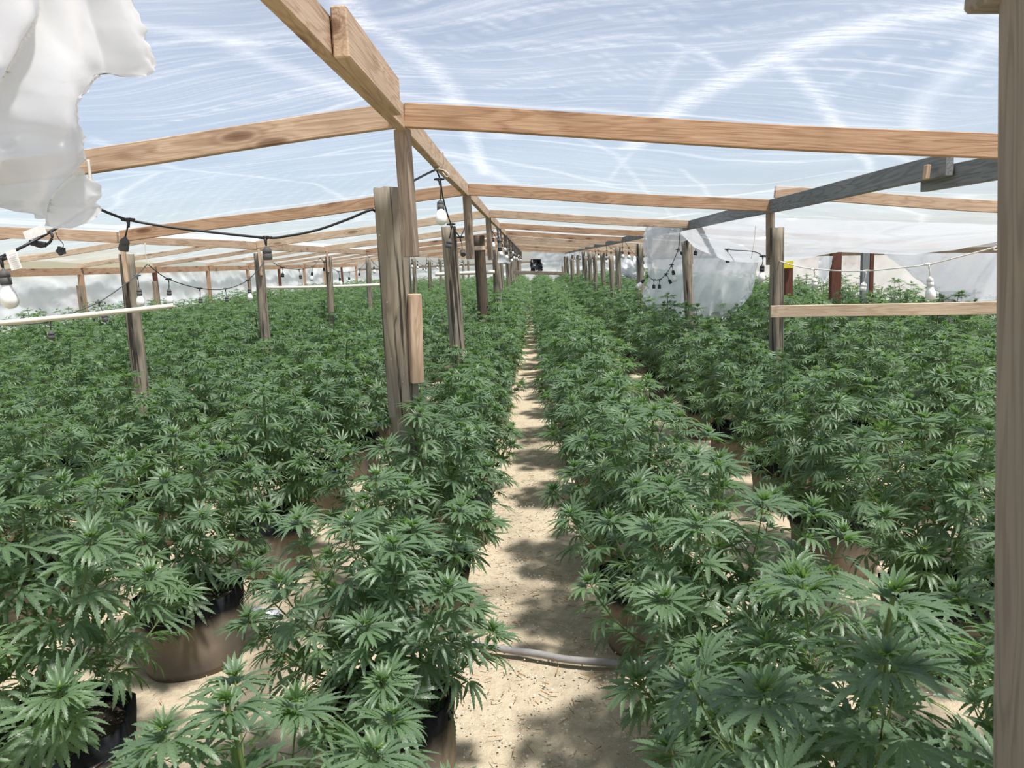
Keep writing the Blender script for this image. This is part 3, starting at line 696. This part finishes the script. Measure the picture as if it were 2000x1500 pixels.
# tag, label and plug on the near string
o = board('hanging_tag', A(20, 489, 2.72), A(33, 526, 2.72), .001, .040, 'paper', up=(1, 0, .3), bev=.0002); tag(o, 'white printed paper tag hanging from the black string at the left edge', 'tag')
for i in range(7):
    f0 = A(18+i*1.9, 499+i*3.6, 2.716); f1 = A(30+i*1.6, 495+i*3.8, 2.716)
    l_ = link('print_line', tube_mesh([f0, f1], .0007, 5), M['print']); l_.parent = o; l_.matrix_parent_inverse = o.matrix_world.inverted()
o = board('paper_label', A(48, 462, 2.83), A(88, 447, 2.83), .001, .034, 'paper', bev=.0002); tag(o, 'blank white label wrapped around the black string above the coiled plug', 'label')
e = empty('power_plug', A(85, 470, 2.84), 'black plug with a loop of coiled cord on the near string', 'plug')
lo = e.location
link('cord_loop', tube_mesh([p-lo for p in smooth_path([A(98, 452, 2.84), A(102, 462, 2.83), A(96, 474, 2.83), A(80, 482, 2.84), A(64, 476, 2.84), A(58, 470, 2.84)], 6)], .0050, 7), M['black'], e, True)
b_ = board('plug_body', A(60, 474, 2.83)-lo, A(90, 478, 2.83)-lo, .020, .020, 'black', bev=.004); b_.parent = e
b_ = board('plug_prong', A(90, 478, 2.83)-lo, A(98, 475, 2.83)-lo, .002, .006, 'steel', bev=.0003); b_.parent = e; b_['label'] = 'bright metal prong'
e = empty('plug_cap', A(117, 490, 2.84), 'small black star shaped cap dangling on a thin cord left of the string', 'cap')
lo = e.location
link('thin_cord', tube_mesh([p-lo for p in smooth_path([A(108, 452, 2.84), A(114, 465, 2.84), A(124, 478, 2.84), A(119, 488, 2.84)], 5)], .0016, 6), M['black'], e, True)
bm = bmesh.new(); vs = [bm.verts.new((math.cos(i*math.pi/5)*(.018 if i % 2 else .013), 0, math.sin(i*math.pi/5)*(.018 if i % 2 else .013))) for i in range(10)]
f_ = bm.faces.new(vs); ex = bmesh.ops.extrude_face_region(bm, geom=[f_]); bmesh.ops.translate(bm, verts=[v for v in ex['geom'] if isinstance(v, bmesh.types.BMVert)], vec=(0, .014, 0))
link('cap', bm_mesh('cap', bm), M['black'], e)
def twine(pts, lab, r=.003): return tube_obj('twine', smooth_path(pts, 6), r, 'rope', lab, 'twine', 6)
twine([A(865, 295, 4.12), A(866, 320, 4.14), A(852, 331, 4.16), A(845, 326, 4.16)], 'loop of pale twine tying the cord to the ridge beam')
twine([A(856, 330, 4.15), A(868, 333, 4.1), A(877, 342, 4.1), A(872, 345, 4.1), A(864, 336, 4.1)], 'loose knotted twine end under the ridge beam')
twine([A(172, 312, 3.0), A(175, 335, 3.0), A(178, 358, 3.0)], 'pale strap wrapped around the first left rafter', .006)
twine([A(283, 475, 6.0), A(285, 500, 6.0), A(290, 520, 6.0)], 'twine tying the string to the second valley post')
twine([A(1476, 440, 6.9), A(1474, 465, 6.9), A(1470, 492, 6.9), A(1467, 505, 6.9)], 'pale twine hanging from the grey purlin to the string lights')
twine([A(1945, 476, 4.5), A(1955, 486, 4.5), A(1940, 488, 4.5), A(1950, 478, 4.5)], 'twine knot at the right end of the white string')
# valley string, left part
pts = [A(-30, 634, 4.8), A(40, 634, 4.9), A(97, 627, 5.0), A(150, 608, 5.2), A(193, 590, 5.4), A(235, 562, 5.7), A(267, 537, 5.95), A(288, 516, 6.05)]
light_string(pts, [(A(193, 590, 5.4), A(201, 612, 5.4), 'socket'), (A(97, 627, 5.0), A(99, 645, 5.0), 'socket'), (A(268, 538, 5.95), A(271, 562, 5.95), 'bulb')],
    'light string drooping left of the second valley post in front of the cream pipe', 'grey_rubber')
pts = [A(288, 516, 6.05), A(329, 545, 6.7), A(390, 563, 7.5), A(442, 564, 8.2), A(484, 547, 8.8), A(516, 512, 9.1)]
light_string(pts, [(A(329, 545, 6.7), A(330, 563, 6.7), 'bulb'), (A(390, 563, 7.5), A(391, 580, 7.5), 'socket'), (A(440, 564, 8.2), A(442, 578, 8.2), 'socket'), (A(484, 547, 8.8), A(486, 562, 8.8), 'bulb')],
    'light string sagging between the second and third valley posts', 'black', 'grey_rubber')
pts = [A(533, 513, 9.2), A(552, 522, 9.7), A(584, 526, 10.6), A(611, 520, 11.4), A(625, 504, 12.1)]
light_string(pts, [(A(552, 522, 9.7), A(552, 532, 9.7), 'socket'), (A(584, 526, 10.6), A(586, 536, 10.6), 'socket'), (A(611, 520, 11.4), A(610, 530, 11.4), 'bulb')],
    'light string sagging between the third and fourth valley posts', 'grey_rubber', 'black')
pts = [A(625, 504, 12.1), A(661, 530, 13.2), A(700, 527, 14.4), A(722, 501, 15.2)]
light_string(pts, [(A(633, 512, 12.4), A(633, 522, 12.4), 'socket'), (A(661, 530, 13.2), A(663, 541, 13.2), 'bulb'), (A(682, 531, 13.8), A(682, 540, 13.8), 'socket'), (A(702, 525, 14.5), A(702, 532, 14.5), 'socket')],
    'light string sagging between the fourth and fifth valley posts', 'grey_rubber', 'black')
# right strings
pts = [A(1522, 510, 6.0), A(1560, 521, 5.7), A(1590, 525, 5.5), A(1640, 529, 5.3), A(1692, 529, 5.1), A(1750, 524, 4.9), A(1815, 516, 4.75), A(1880, 500, 4.6), A(1950, 481, 4.5)]
light_string(pts, [(A(1591, 526, 5.5), A(1591, 542, 5.5), 'socket'), (A(1692, 529, 5.1), A(1688, 550, 5.1), 'socket'), (A(1815, 516, 4.75), A(1816, 540, 4.75), 'bulb')],
    'white string lights slung across the right bay above the pale rail board', 'white_cord')
pts = [A(1328, 455, 9.0), A(1360, 473, 8.6), A(1422, 487, 7.8), A(1470, 491, 6.9), A(1490, 500, 6.4), A(1502, 505, 6.1)]
light_string(pts, [(A(1361, 473, 8.6), A(1359, 488, 8.6), 'socket'), (A(1421, 487, 7.8), A(1421, 501, 7.8), 'socket'), (A(1490, 500, 6.4), A(1489, 516, 6.4), 'bulb')],
    'black light string between the two nearest posts under the grey purlin', 'black')
pts = [A(1328, 455, 9.0), A(1325, 485, 9.1), A(1312, 517, 9.2), A(1300, 536, 9.3), A(1288, 546, 9.4), A(1276, 546, 9.5), A(1264, 536, 9.8), A(1252, 515, 10.6), A(1240, 490, 11.9)]
light_string(pts, [(A(1324, 487, 9.1), A(1329, 492, 9.1), 'socket'), (A(1312, 517, 9.2), A(1314, 527, 9.2), 'bulb'), (A(1301, 535, 9.3), A(1306, 545, 9.3), 'socket'), (A(1288, 546, 9.4), A(1288, 554, 9.4), 'socket'), (A(1277, 546, 9.5), A(1277, 554, 9.5), 'socket'), (A(1265, 538, 9.8), A(1259, 545, 9.8), 'bulb')],
    'black light string curving down in front of the hanging clear film', 'black')
random.seed(11)
lines = [('ridge row', RX-.03, RZ-.10, range(3, 12)), ('right purlin row', PX-.1, PZ-.10, range(4, 12)), ('left valley row', VX, VZ-.10, range(5, 12))]
for nm, x_, z_, ks in lines:
    for k in ks:
        y0, y1 = ends(k)+.1, ends(k+1)-.1; x_ = x_ if 'purlin' not in nm else PX-.02-.23*max(0, y0-10.3)/30; sg = random.uniform(.16, .34); n = 4 if k < 8 else 3
        P = [Vector((x_+.10*math.sin(math.pi*t), y0+(y1-y0)*t, z_+.05-sg*4*t*(1-t))) for t in [i/6 for i in range(7)]]
        fx = []
        for i in range(n):
            t = (i+.6)/n; a = Vector((x_+.10*math.sin(math.pi*t), y0+(y1-y0)*t, z_+.05-sg*4*t*(1-t))); fx.append((a, a-Vector((0, 0, .07)), 'bulb' if (i+k) % 2 else 'socket'))
        light_string(P, fx, ('light string in the %s behind the %s frame' % (nm, NTH[k-1])), 'black', None, per=3, group='light strings of the '+nm)

# ------------------------------------------------------------------ cannabis plants
def leaflet(N, teeth, wmax=.088):
    """one leaflet along +X, length 1: verts (t, side, z), uv, polygons"""
    wf = lambda t: wmax*(max(t, 0)**.8*(1-t)**1.05)/.282
    V = []; UV = []; Q = []; T = []
    mid = []
    for i in range(N+1): mid.append(len(V)); V.append((i/N, 0, 0)); UV.append((.5, i/N))
    for s in (1, -1):
        ed = []
        for i in range(N+1):
            if i == 0 or i == N: ed.append(mid[i]); continue
            t = i/N; ww = wf(t)*(.80 if teeth else 1); ed.append(len(V)); V.append((t, s*ww, ww*.30)); UV.append((.5+.5*s, t))
        for i in range(N):
            a, b, c, d = mid[i], ed[i], ed[i+1], mid[i+1]
            if teeth and 0 < i < N-1:
                t = (i+.72)/N; tp = len(V); ww = wf((i+.5)/N)*1.14; V.append((t+.02, s*ww, ww*.3)); UV.append((.5+.5*s, t))
                Q.append((a, b, tp, c) if s < 0 else (a, c, tp, b)); T.append((a, c, d) if s < 0 else (a, d, c))
            elif i == 0: T.append((a, c, d) if s < 0 else (a, d, c))
            elif i == N-1: T.append((a, b, d) if s < 0 else (a, d, b))
            else: Q.append((a, b, c, d) if s < 0 else (a, d, c, b))
    return np.array(V, float), np.array(UV, float), Q, T
def leaf_proto(N, teeth, droop, spread=1.0, cnt=7, seed=0, wmax=.088):
    rr = random.Random(seed); LV, LU, LQ, LT = leaflet(N, teeth, wmax)
    angs = [0, 29, -29, 60, -60, 102, -102][:cnt]; lens = [1, .93, .93, .73, .73, .40, .40][:cnt]
    V = []; U = []; Q = []; T = []
    for an, ln_ in zip(angs, lens):
        an = math.radians(an*spread+rr.uniform(-5, 5)); ln_ *= rr.uniform(.92, 1.05); d0 = droop*rr.uniform(.7, 1.3)
        t = LV[:, 0]; ph = -d0*.25+d0*1.5*t  # bending angle along the leaflet
        # integrate
        x = np.where(abs(d0) < 1e-4, t, (np.sin(-d0*.25+d0*1.5*t)-math.sin(-d0*.25))/(d0*1.5)); z = -(math.cos(-d0*.25)-np.cos(ph))/(d0*1.5)
        P = np.stack([x-np.sin(ph)*-LV[:, 2]*0+0, LV[:, 1], z+LV[:, 2]], 1)*ln_
        P[:, 0] += .03
        c, s = math.cos(an), math.sin(an)
        R_ = np.stack([P[:, 0]*c-P[:, 1]*s, P[:, 0]*s+P[:, 1]*c, P[:, 2]-.06*abs(an)*np.abs(P[:, 0])], 1)
        b = sum(len(v) for v in V); V.append(R_); U.append(LU); Q += [tuple(i+b for i in f) for f in LQ]; T += [tuple(i+b for i in f) for f in LT]
    return np.concatenate(V), np.concatenate(U), np.array(Q, int).reshape(-1, 4), np.array(T, int).reshape(-1, 3)
LOD = {}
for nm, N, teeth in (('hi', 11, True), ('mid', 5, False), ('low', 3, False)):
    LOD[nm] = [leaf_proto(N, teeth, d, sp, c, i, .080 if nm != 'low' else .10) for i, (d, sp, c) in enumerate([(.25, 1, 7), (.45, .95, 7), (.7, .9, 7), (.35, .8, 5), (.95, .75, 7), (.55, 1.05, 7)])]
    LOD[nm+'_s'] = [leaf_proto(max(3, N//2), False, d, sp, 5 if nm != 'low' else 3, 9+i, .085) for i, (d, sp) in enumerate([(.15, .7), (.4, .8), (.6, .6)])]
class Acc:
    def __init__(s): s.V = []; s.U = []; s.Q = []; s.T = []; s.C = []; s.n = 0
    def add(s, pr, size, pos, ax, nrm, tint):
        V, U, Q, T = pr; ax = ax/np.linalg.norm(ax); z = nrm-ax*ax.dot(nrm); z /= np.linalg.norm(z)+1e-9; y = np.cross(z, ax)
        s.V.append(V*size @ np.stack([ax, y, z])+pos); s.U.append(U); s.Q.append(Q+s.n); s.T.append(T+s.n)
        s.C.append(np.tile(np.array(tint+(1,)), (len(V), 1))); s.n += len(V)
    def stalk(s, a, b, r):
        d = b-a; d /= np.linalg.norm(d)+1e-9; e = np.cross(d, (0.1, .2, 1)); e /= np.linalg.norm(e)+1e-9; f = np.cross(d, e)
        P = np.array([a+e*r, a-e*r*.5+f*r*.87, a-e*r*.5-f*r*.87, b+e*r*.6, b-e*r*.3+f*r*.5, b-e*r*.3-f*r*.5])
        s.V.append(P); s.U.append(np.full((6, 2), .3)); s.Q.append(np.array([(0, 1, 4, 3), (1, 2, 5, 4), (2, 0, 3, 5)])+s.n); s.T.append(np.zeros((0, 3), int)); s.C.append(np.tile((0, 0, 1, 1), (6, 1))); s.n += 6
    def build(s, name):
        V = np.concatenate(s.V).astype(np.float32); U = np.concatenate(s.U); Q = np.concatenate(s.Q); T = np.concatenate(s.T); Cc = np.concatenate(s.C).astype(np.float32)
        me = bpy.data.meshes.new(name); me.vertices.add(len(V)); me.vertices.foreach_set('co', V.ravel())
        L = np.concatenate([Q.ravel(), T.ravel()]).astype(np.int32); me.loops.add(len(L)); me.loops.foreach_set('vertex_index', L)
        st = np.concatenate([np.arange(len(Q))*4, len(Q)*4+np.arange(len(T))*3]).astype(np.int32)
        me.polygons.add(len(st)); me.polygons.foreach_set('loop_start', st)
        uv = me.uv_layers.new(name='UVMap'); uv.data.foreach_set('uv', U[L].astype(np.float32).ravel())
        ca = me.color_attributes.new('tint', 'FLOAT_COLOR', 'POINT'); ca.data.foreach_set('color', Cc.ravel())
        me.polygons.foreach_set('use_smooth', np.ones(len(st), bool)); me.update(calc_edges=True); me.validate(); me.materials.append(M['leaf']); return me
def plant_data(seed, lod, nb=17, hgt=.80, wid=.425, dens=1.0, leafsz=.120):
    """canopy dome above the bag; origin on the ground, soil at z .25"""
    r = random.Random(seed); acc = Acc(); tubes = []; z0 = .25
    ctr = np.array([0, 0, z0]); lps = LOD[lod]; sps = LOD[lod+'_s']
    def bez(a, b, c, t): return a*(1-t)**2+b*2*t*(1-t)+c*t*t
    stems = [(np.array([0, 0, z0]), np.array([r.uniform(-.03, .03), r.uniform(-.03, .03), z0+hgt*.5]), np.array([r.uniform(-.04, .04), r.uniform(-.04, .04), z0+hgt]), .0095)]
    for k in range(nb):
        u = (k+.5)/nb; az = k*2.39996+r.uniform(-.3, .3); R_ = wid*(.88+.5*u-1.12*u*u)*r.uniform(.84, 1.08)
        zb = z0+.02+hgt*.52*u*r.uniform(.8, 1.1); zt = z0+hgt*(.22+.74*u**.72)+r.uniform(-.05, .06)
        d = np.array([math.cos(az), math.sin(az), 0]); b = np.array([0, 0, zb])
        stems.append((b, b+d*R_*.75+np.array([0, 0, (zt-zb)*.18]), d*R_+np.array([0, 0, zt]), .0055-.002*u))
    for (a, b, c, rad) in stems:
        L = np.linalg.norm(b-a)+np.linalg.norm(c-b); pts = [bez(a, b, c, i/8) for i in range(9)]; tubes.append((pts, rad))
        nn = max(4, int(L/.066*dens)); ph = r.uniform(0, 6)
        for i in range(nn):
            t = (i+1.2)/(nn+.6)
            if t < .16 or t > .985: continue
            p = bez(a, b, c, t); tg = bez(a, b, c, min(1, t+.03))-p; tg /= np.linalg.norm(tg)+1e-9
            e1 = np.cross(tg, (0.3, .2, 1)); e1 /= np.linalg.norm(e1)+1e-9; e2 = np.cross(tg, e1)
            rad_ = np.array([p[0], p[1], 0]); rl = np.linalg.norm(rad_); rad_ = rad_/(rl+.05)
            for s in (0, math.pi):
                g = ph+i*math.pi/2+s+r.uniform(-.35, .35); d = e1*math.cos(g)+e2*math.sin(g)
                d = d+rad_*.55+tg*.30+np.array([0, 0, r.uniform(-.35, .12)-(.25 if t < .6 else 0)]); d /= np.linalg.norm(d)
                sz = leafsz*(1.0-.42*t**2)*r.uniform(.78, 1.2); pl = sz*r.uniform(.35, .62); e = p+d*pl+np.array([0, 0, pl*.12])
                if e[2] < .22 and math.hypot(e[0], e[1]) < .25: continue
                nrm = np.array([0, 0, 1.0])+tg*.35+rad_*.45+np.array([r.uniform(-.3, .3), r.uniform(-.3, .3), 0])
                ax = d+np.array([0, 0, -r.uniform(.05, .5)*(1.1-t)])
                if lod != 'low': acc.stalk(p, e, .0016)
                yl = 0.0 if r.random() > .03 else r.uniform(.4, 1.0)
                acc.add(r.choice(lps), sz, e, ax, nrm, (r.random(), min(.8, max(yl, .22*t**4)), 0.0))
            if lod != 'low' or r.random() < .4:
                for q in range(2 if lod != 'low' else 1):
                    g = r.uniform(0, 6.28); d = e1*math.cos(g)+e2*math.sin(g)+tg*.9+rad_*.2
                    acc.add(r.choice(sps), r.uniform(.045, .075)*(1.15 if lod == 'low' else 1), p+d*.012, d, np.array([0, 0, 1.])+rad_*.5, (r.random(), .25, 0.0))
        # growing tip
        tg = c-b; tg = tg/np.linalg.norm(tg)+np.array([0, 0, .8]); tg /= np.linalg.norm(tg)
        e1 = np.cross(tg, (0.3, .2, 1)); e1 /= np.linalg.norm(e1); e2 = np.cross(tg, e1)
        for q in range(4 if lod != 'low' else 3):
            g = q*2.4+r.uniform(-.3, .3); d = (e1*math.cos(g)+e2*math.sin(g))+tg*.25; acc.add(r.choice(lps), r.uniform(.08, .115), c-tg*.015+d*.012, d, tg+np.array([0, 0, .5]), (r.random(), .12, 0.0))
        for q in range(5 if lod == 'hi' else (4 if lod == 'mid' else 2)):
            g = q*2.4+1+r.uniform(-.3, .3); d = (e1*math.cos(g)+e2*math.sin(g))*r.uniform(.25, .8)+tg; acc.add(r.choice(sps), r.uniform(.03, .062), c+tg*.004, d, (e1*math.cos(g)+e2*math.sin(g))*-1+tg*.8, (r.random(), .3, 0.0))
        for q in range(3 if lod != 'low' else 0):
            g = q*2.1; d = (e1*math.cos(g)+e2*math.sin(g))*.7+tg; acc.add(r.choice(sps), .022, c+tg*.006, d, (e1*math.cos(g)+e2*math.sin(g))*-1+tg*.8, (r.random(), 1.0, 0.0))
    return acc, tubes
def tubes_mesh(tubes, sides):
    V = []; Fc = []
    for pts, rad in tubes:
        me_v = []; n = len(pts); b = len(V)
        for i, p in enumerate(pts):
            t = pts[min(i+1, n-1)]-pts[max(i-1, 0)]; t = t/(np.linalg.norm(t)+1e-9); e = np.cross(t, (.2, .3, 1)); e /= np.linalg.norm(e)+1e-9; f = np.cross(t, e); rr = rad*(1-.6*i/(n-1))
            for k in range(sides): g = 2*math.pi*k/sides; V.append(p+(e*math.cos(g)+f*math.sin(g))*rr)
        for i in range(n-1):
            for k in range(sides): q = (k+1) % sides; Fc.append((b+i*sides+k, b+i*sides+q, b+(i+1)*sides+q, b+(i+1)*sides+k))
    return mesh('stem', V, Fc)
def bag_mesh(seed, sides=36):
    V = []; Fc = []; prof = [(.192, -.01), (.202, .02), (.204, .10), (.206, .18), (.208, .25), (.210, .300), (.204, .302), (.200, .26), (.198, .225)]
    for j, (r_, z) in enumerate(prof):
        for k in range(sides):
            g = 2*math.pi*k/sides; n_ = mnoise.noise(Vector((math.cos(g)*1.5+seed, math.sin(g)*1.5, z*5))); oct_ = .010*math.cos(8*g)
            rr = r_*(1+.07*n_)+oct_*(z > .2); zz = z+(.030*mnoise.noise(Vector((math.cos(g)*1.3, math.sin(g)*1.3, seed+5))) if z > .22 else 0)
            V.append((rr*math.cos(g), rr*math.sin(g), zz))
    for j in range(len(prof)-1):
        for k in range(sides): q = (k+1) % sides; Fc.append((j*sides+k, j*sides+q, (j+1)*sides+q, (j+1)*sides+k))
    Fc.append(tuple(range(sides))[::-1]); me = mesh('bag', V, Fc); me.materials.append(M['pot']); me.polygons.foreach_set('use_smooth', [True]*len(me.polygons)); return me
def soil_mesh(seed):
    V = [(0, 0, .235)]; Fc = []; n = 28; rg = 7
    for j in range(1, rg+1):
        for k in range(n): g = 2*math.pi*k/n; rr = .206*j/rg; V.append((rr*math.cos(g), rr*math.sin(g), .238+.014*mnoise.noise(Vector((rr*20*math.cos(g), rr*20*math.sin(g), seed)))-(.0)))
    for k in range(n): Fc.append((0, 1+k, 1+(k+1) % n))
    for j in range(rg-1):
        for k in range(n): q = (k+1) % n; Fc.append((1+j*n+k, 1+j*n+q, 1+(j+1)*n+q, 1+(j+1)*n+k))
    me = mesh('soil', V, Fc); me.materials.append(M['soil']); return me
BAGS = [bag_mesh(i*3.3) for i in range(4)]; SOILS = [soil_mesh(i) for i in range(2)]
def proto(seed, lod, **kw):
    acc, tb = plant_data(seed, lod, **kw); st = tubes_mesh(tb, 6 if lod == 'hi' else 4); st.materials.append(M['stem'])
    st.polygons.foreach_set('use_smooth', [True]*len(st.polygons)); return acc.build('foliage'), st
PR = {'hi': [proto(100+i, 'hi', nb=[22, 21, 23, 20, 22][i], hgt=[.80, .78, .82, .76, .80][i]) for i in range(5)],
      'mid': [proto(200+i, 'mid', nb=21, hgt=[.80, .84, .77, .81][i]) for i in range(4)],
      'low': [proto(300+i, 'low', nb=19, hgt=[.80, .84, .78][i], leafsz=.142, wid=.45) for i in range(3)]}
NEAR = proto(77, 'hi', nb=26, hgt=.74, wid=.44, leafsz=.128)
NEARL = proto(78, 'hi', nb=20, hgt=.62, wid=.46, leafsz=.126)
OPEN_ = proto(79, 'hi', nb=18, hgt=.84, wid=.50, leafsz=.125)
rows_x = {('left', 1): -.52, ('left', 2): -1.52, ('left', 3): -2.45, ('left', 4): -3.40, ('left', 5): -4.35, ('left', 6): -5.3, ('left', 7): -6.25, ('left', 8): -7.2, ('left', 9): -8.15,
          ('right', 1): .42, ('right', 2): 1.52, ('right', 3): 2.45, ('right', 4): 3.40, ('right', 5): 4.35, ('right', 6): 5.3}
starts = {('left', 1): [1.22, 2.18, 3.28, 4.35], ('left', 2): [2.08, 3.02, 4.0, 4.95], ('right', 1): [1.25, 2.12, 3.05, 3.90, 4.95], ('right', 2): [1.95, 2.85, 3.75, 4.80], ('left', 3): [2.6, 3.55, 4.5], ('right', 3): [2.7, 3.65, 4.6]}
plants = []; random.seed(21)
for key, X in rows_x.items():
    ysr = list(starts.get(key, [])); y = ysr[-1] if ysr else max(2.2, abs(X)*1.05-.6+(abs(X) % .7)-.98)
    while y < 38.2:
        y += .98 if key[1] > 1 or y < 9 else .92
        ysr.append(y)
    n = 0
    for y in ysr:
        x = X+random.uniform(-.04, .04); yy = y+random.uniform(-.04, .04)
        px = 1000+F*((AX.x if 0 else 0)); c = ROT.transposed() @ (Vector((x, yy, 1.0))-EYE)
        if c.z > -.3: continue
        sx = 1000+F*c.x/-c.z; rad = F*.55/-c.z
        if sx < -rad or sx > 1960+rad: continue
        plants.append((yy, x, key, n, c.z)); n += 1
plants.sort(key=lambda p: math.hypot(p[0], p[1]))
row_name = lambda k: '%s row %s of the path' % (NTH[k[1]-1], k[0])
special = {(('left', 1), 0): (NEARL, 'low spreading cannabis plant at the bottom of the picture, left of the path'),
           (('right', 1), 0): (NEAR, 'large cannabis plant at the bottom right of the path, closest to the camera'),
           (('left', 2), 0): (OPEN_, 'cannabis plant with bare forked stem over white-flecked soil, lower left corner')}
COUNT = {}
farlow = []
for idx, (y, x, key, n, cz) in enumerate(plants):
    dist = math.hypot(x, y)
    if idx >= 300: farlow.append((x, y)); continue
    lod = 'hi' if dist < 5.6 else ('mid' if dist < 13 else 'low')
    fol, stm = random.choice(PR[lod]); lab = None
    if (key, n) in special: (fol, stm), lab = special[(key, n)]
    far = n > 13
    grp = None
    if lab is None:
        if n == 0: lab = 'cannabis plant nearest the camera in the %s' % row_name(key)
        elif not far: lab = 'cannabis plant, %s from the camera in the %s' % (NTH[n], row_name(key))
        else: lab = 'distant cannabis plant merging into the canopy of the %s' % row_name(key); grp = 'distant plants of the %s' % row_name(key)
    if key == ('right', 1) and n < 4: x += (.15, .13, .05, .03)[n]
    e = empty('cannabis_plant', (x, y, 0), lab, 'plant', grp or 'potted cannabis plants in rows')
    if grp is None: del e['group']; e['group'] = 'potted cannabis plants of the %s' % row_name(key)
    s = random.uniform(.95, 1.07)+(.06 if x < -6 else 0); rz = random.uniform(0, 6.28)
    if key[1] == 1 and n < 4: s *= .93 if n else .97
    if key == ('right', 2) and 0 < n < 4: s *= .9
    if (key, n) == (('left', 2), 0): rz = 2.2
    o = bpy.data.objects.new('grow_bag', BAGS[idx % 4]); C.objects.link(o); o.parent = e; o.rotation_euler.z = rz; o.scale = (random.uniform(.95, 1.05),)*2+(1,)
    if (key, n) == (('left', 2), 0): o.scale = (1.1, 1.1, 1)
    if dist < 13:
        q = bpy.data.objects.new('soil', SOILS[idx % 2]); C.objects.link(q); q.parent = o
    o = bpy.data.objects.new('stem', stm); C.objects.link(o); o.parent = e; o.rotation_euler.z = rz; o.scale = (s, s, s)
    o = bpy.data.objects.new('foliage', fol); C.objects.link(o); o.parent = e; o.rotation_euler.z = rz; o.scale = (s, s, s)
# all plants past the three hundred that show largest, as one mass
acc = Acc(); rr = random.Random(5)
base = plant_data(301, 'low', nb=12, hgt=.80, wid=.46, dens=.8, leafsz=.16)[0]
bV = np.concatenate(base.V); bU = np.concatenate(base.U); bQ = np.concatenate(base.Q); bT = np.concatenate(base.T); bC = np.concatenate(base.C)
for x, y in farlow:
    g = rr.uniform(0, 6.28); s = rr.uniform(.95, 1.06)+(.06 if x < -6 else 0); c_, s_ = math.cos(g)*s, math.sin(g)*s
    P = np.stack([bV[:, 0]*c_-bV[:, 1]*s_+x, bV[:, 0]*s_+bV[:, 1]*c_+y, bV[:, 2]*s], 1)
    acc.V.append(P); acc.U.append(bU); acc.Q.append(bQ+acc.n); acc.T.append(bT+acc.n); acc.C.append(bC); acc.n += len(bV)
if farlow:
    o = link('distant_foliage', acc.build('distant_foliage'), None); tag(o, 'far green canopy merging at the back of the rows', 'foliage', None, 'stuff')
print('PLANTS', len(plants), 'far', len(farlow), 'tris hi', len(PR['hi'][0][0].polygons))
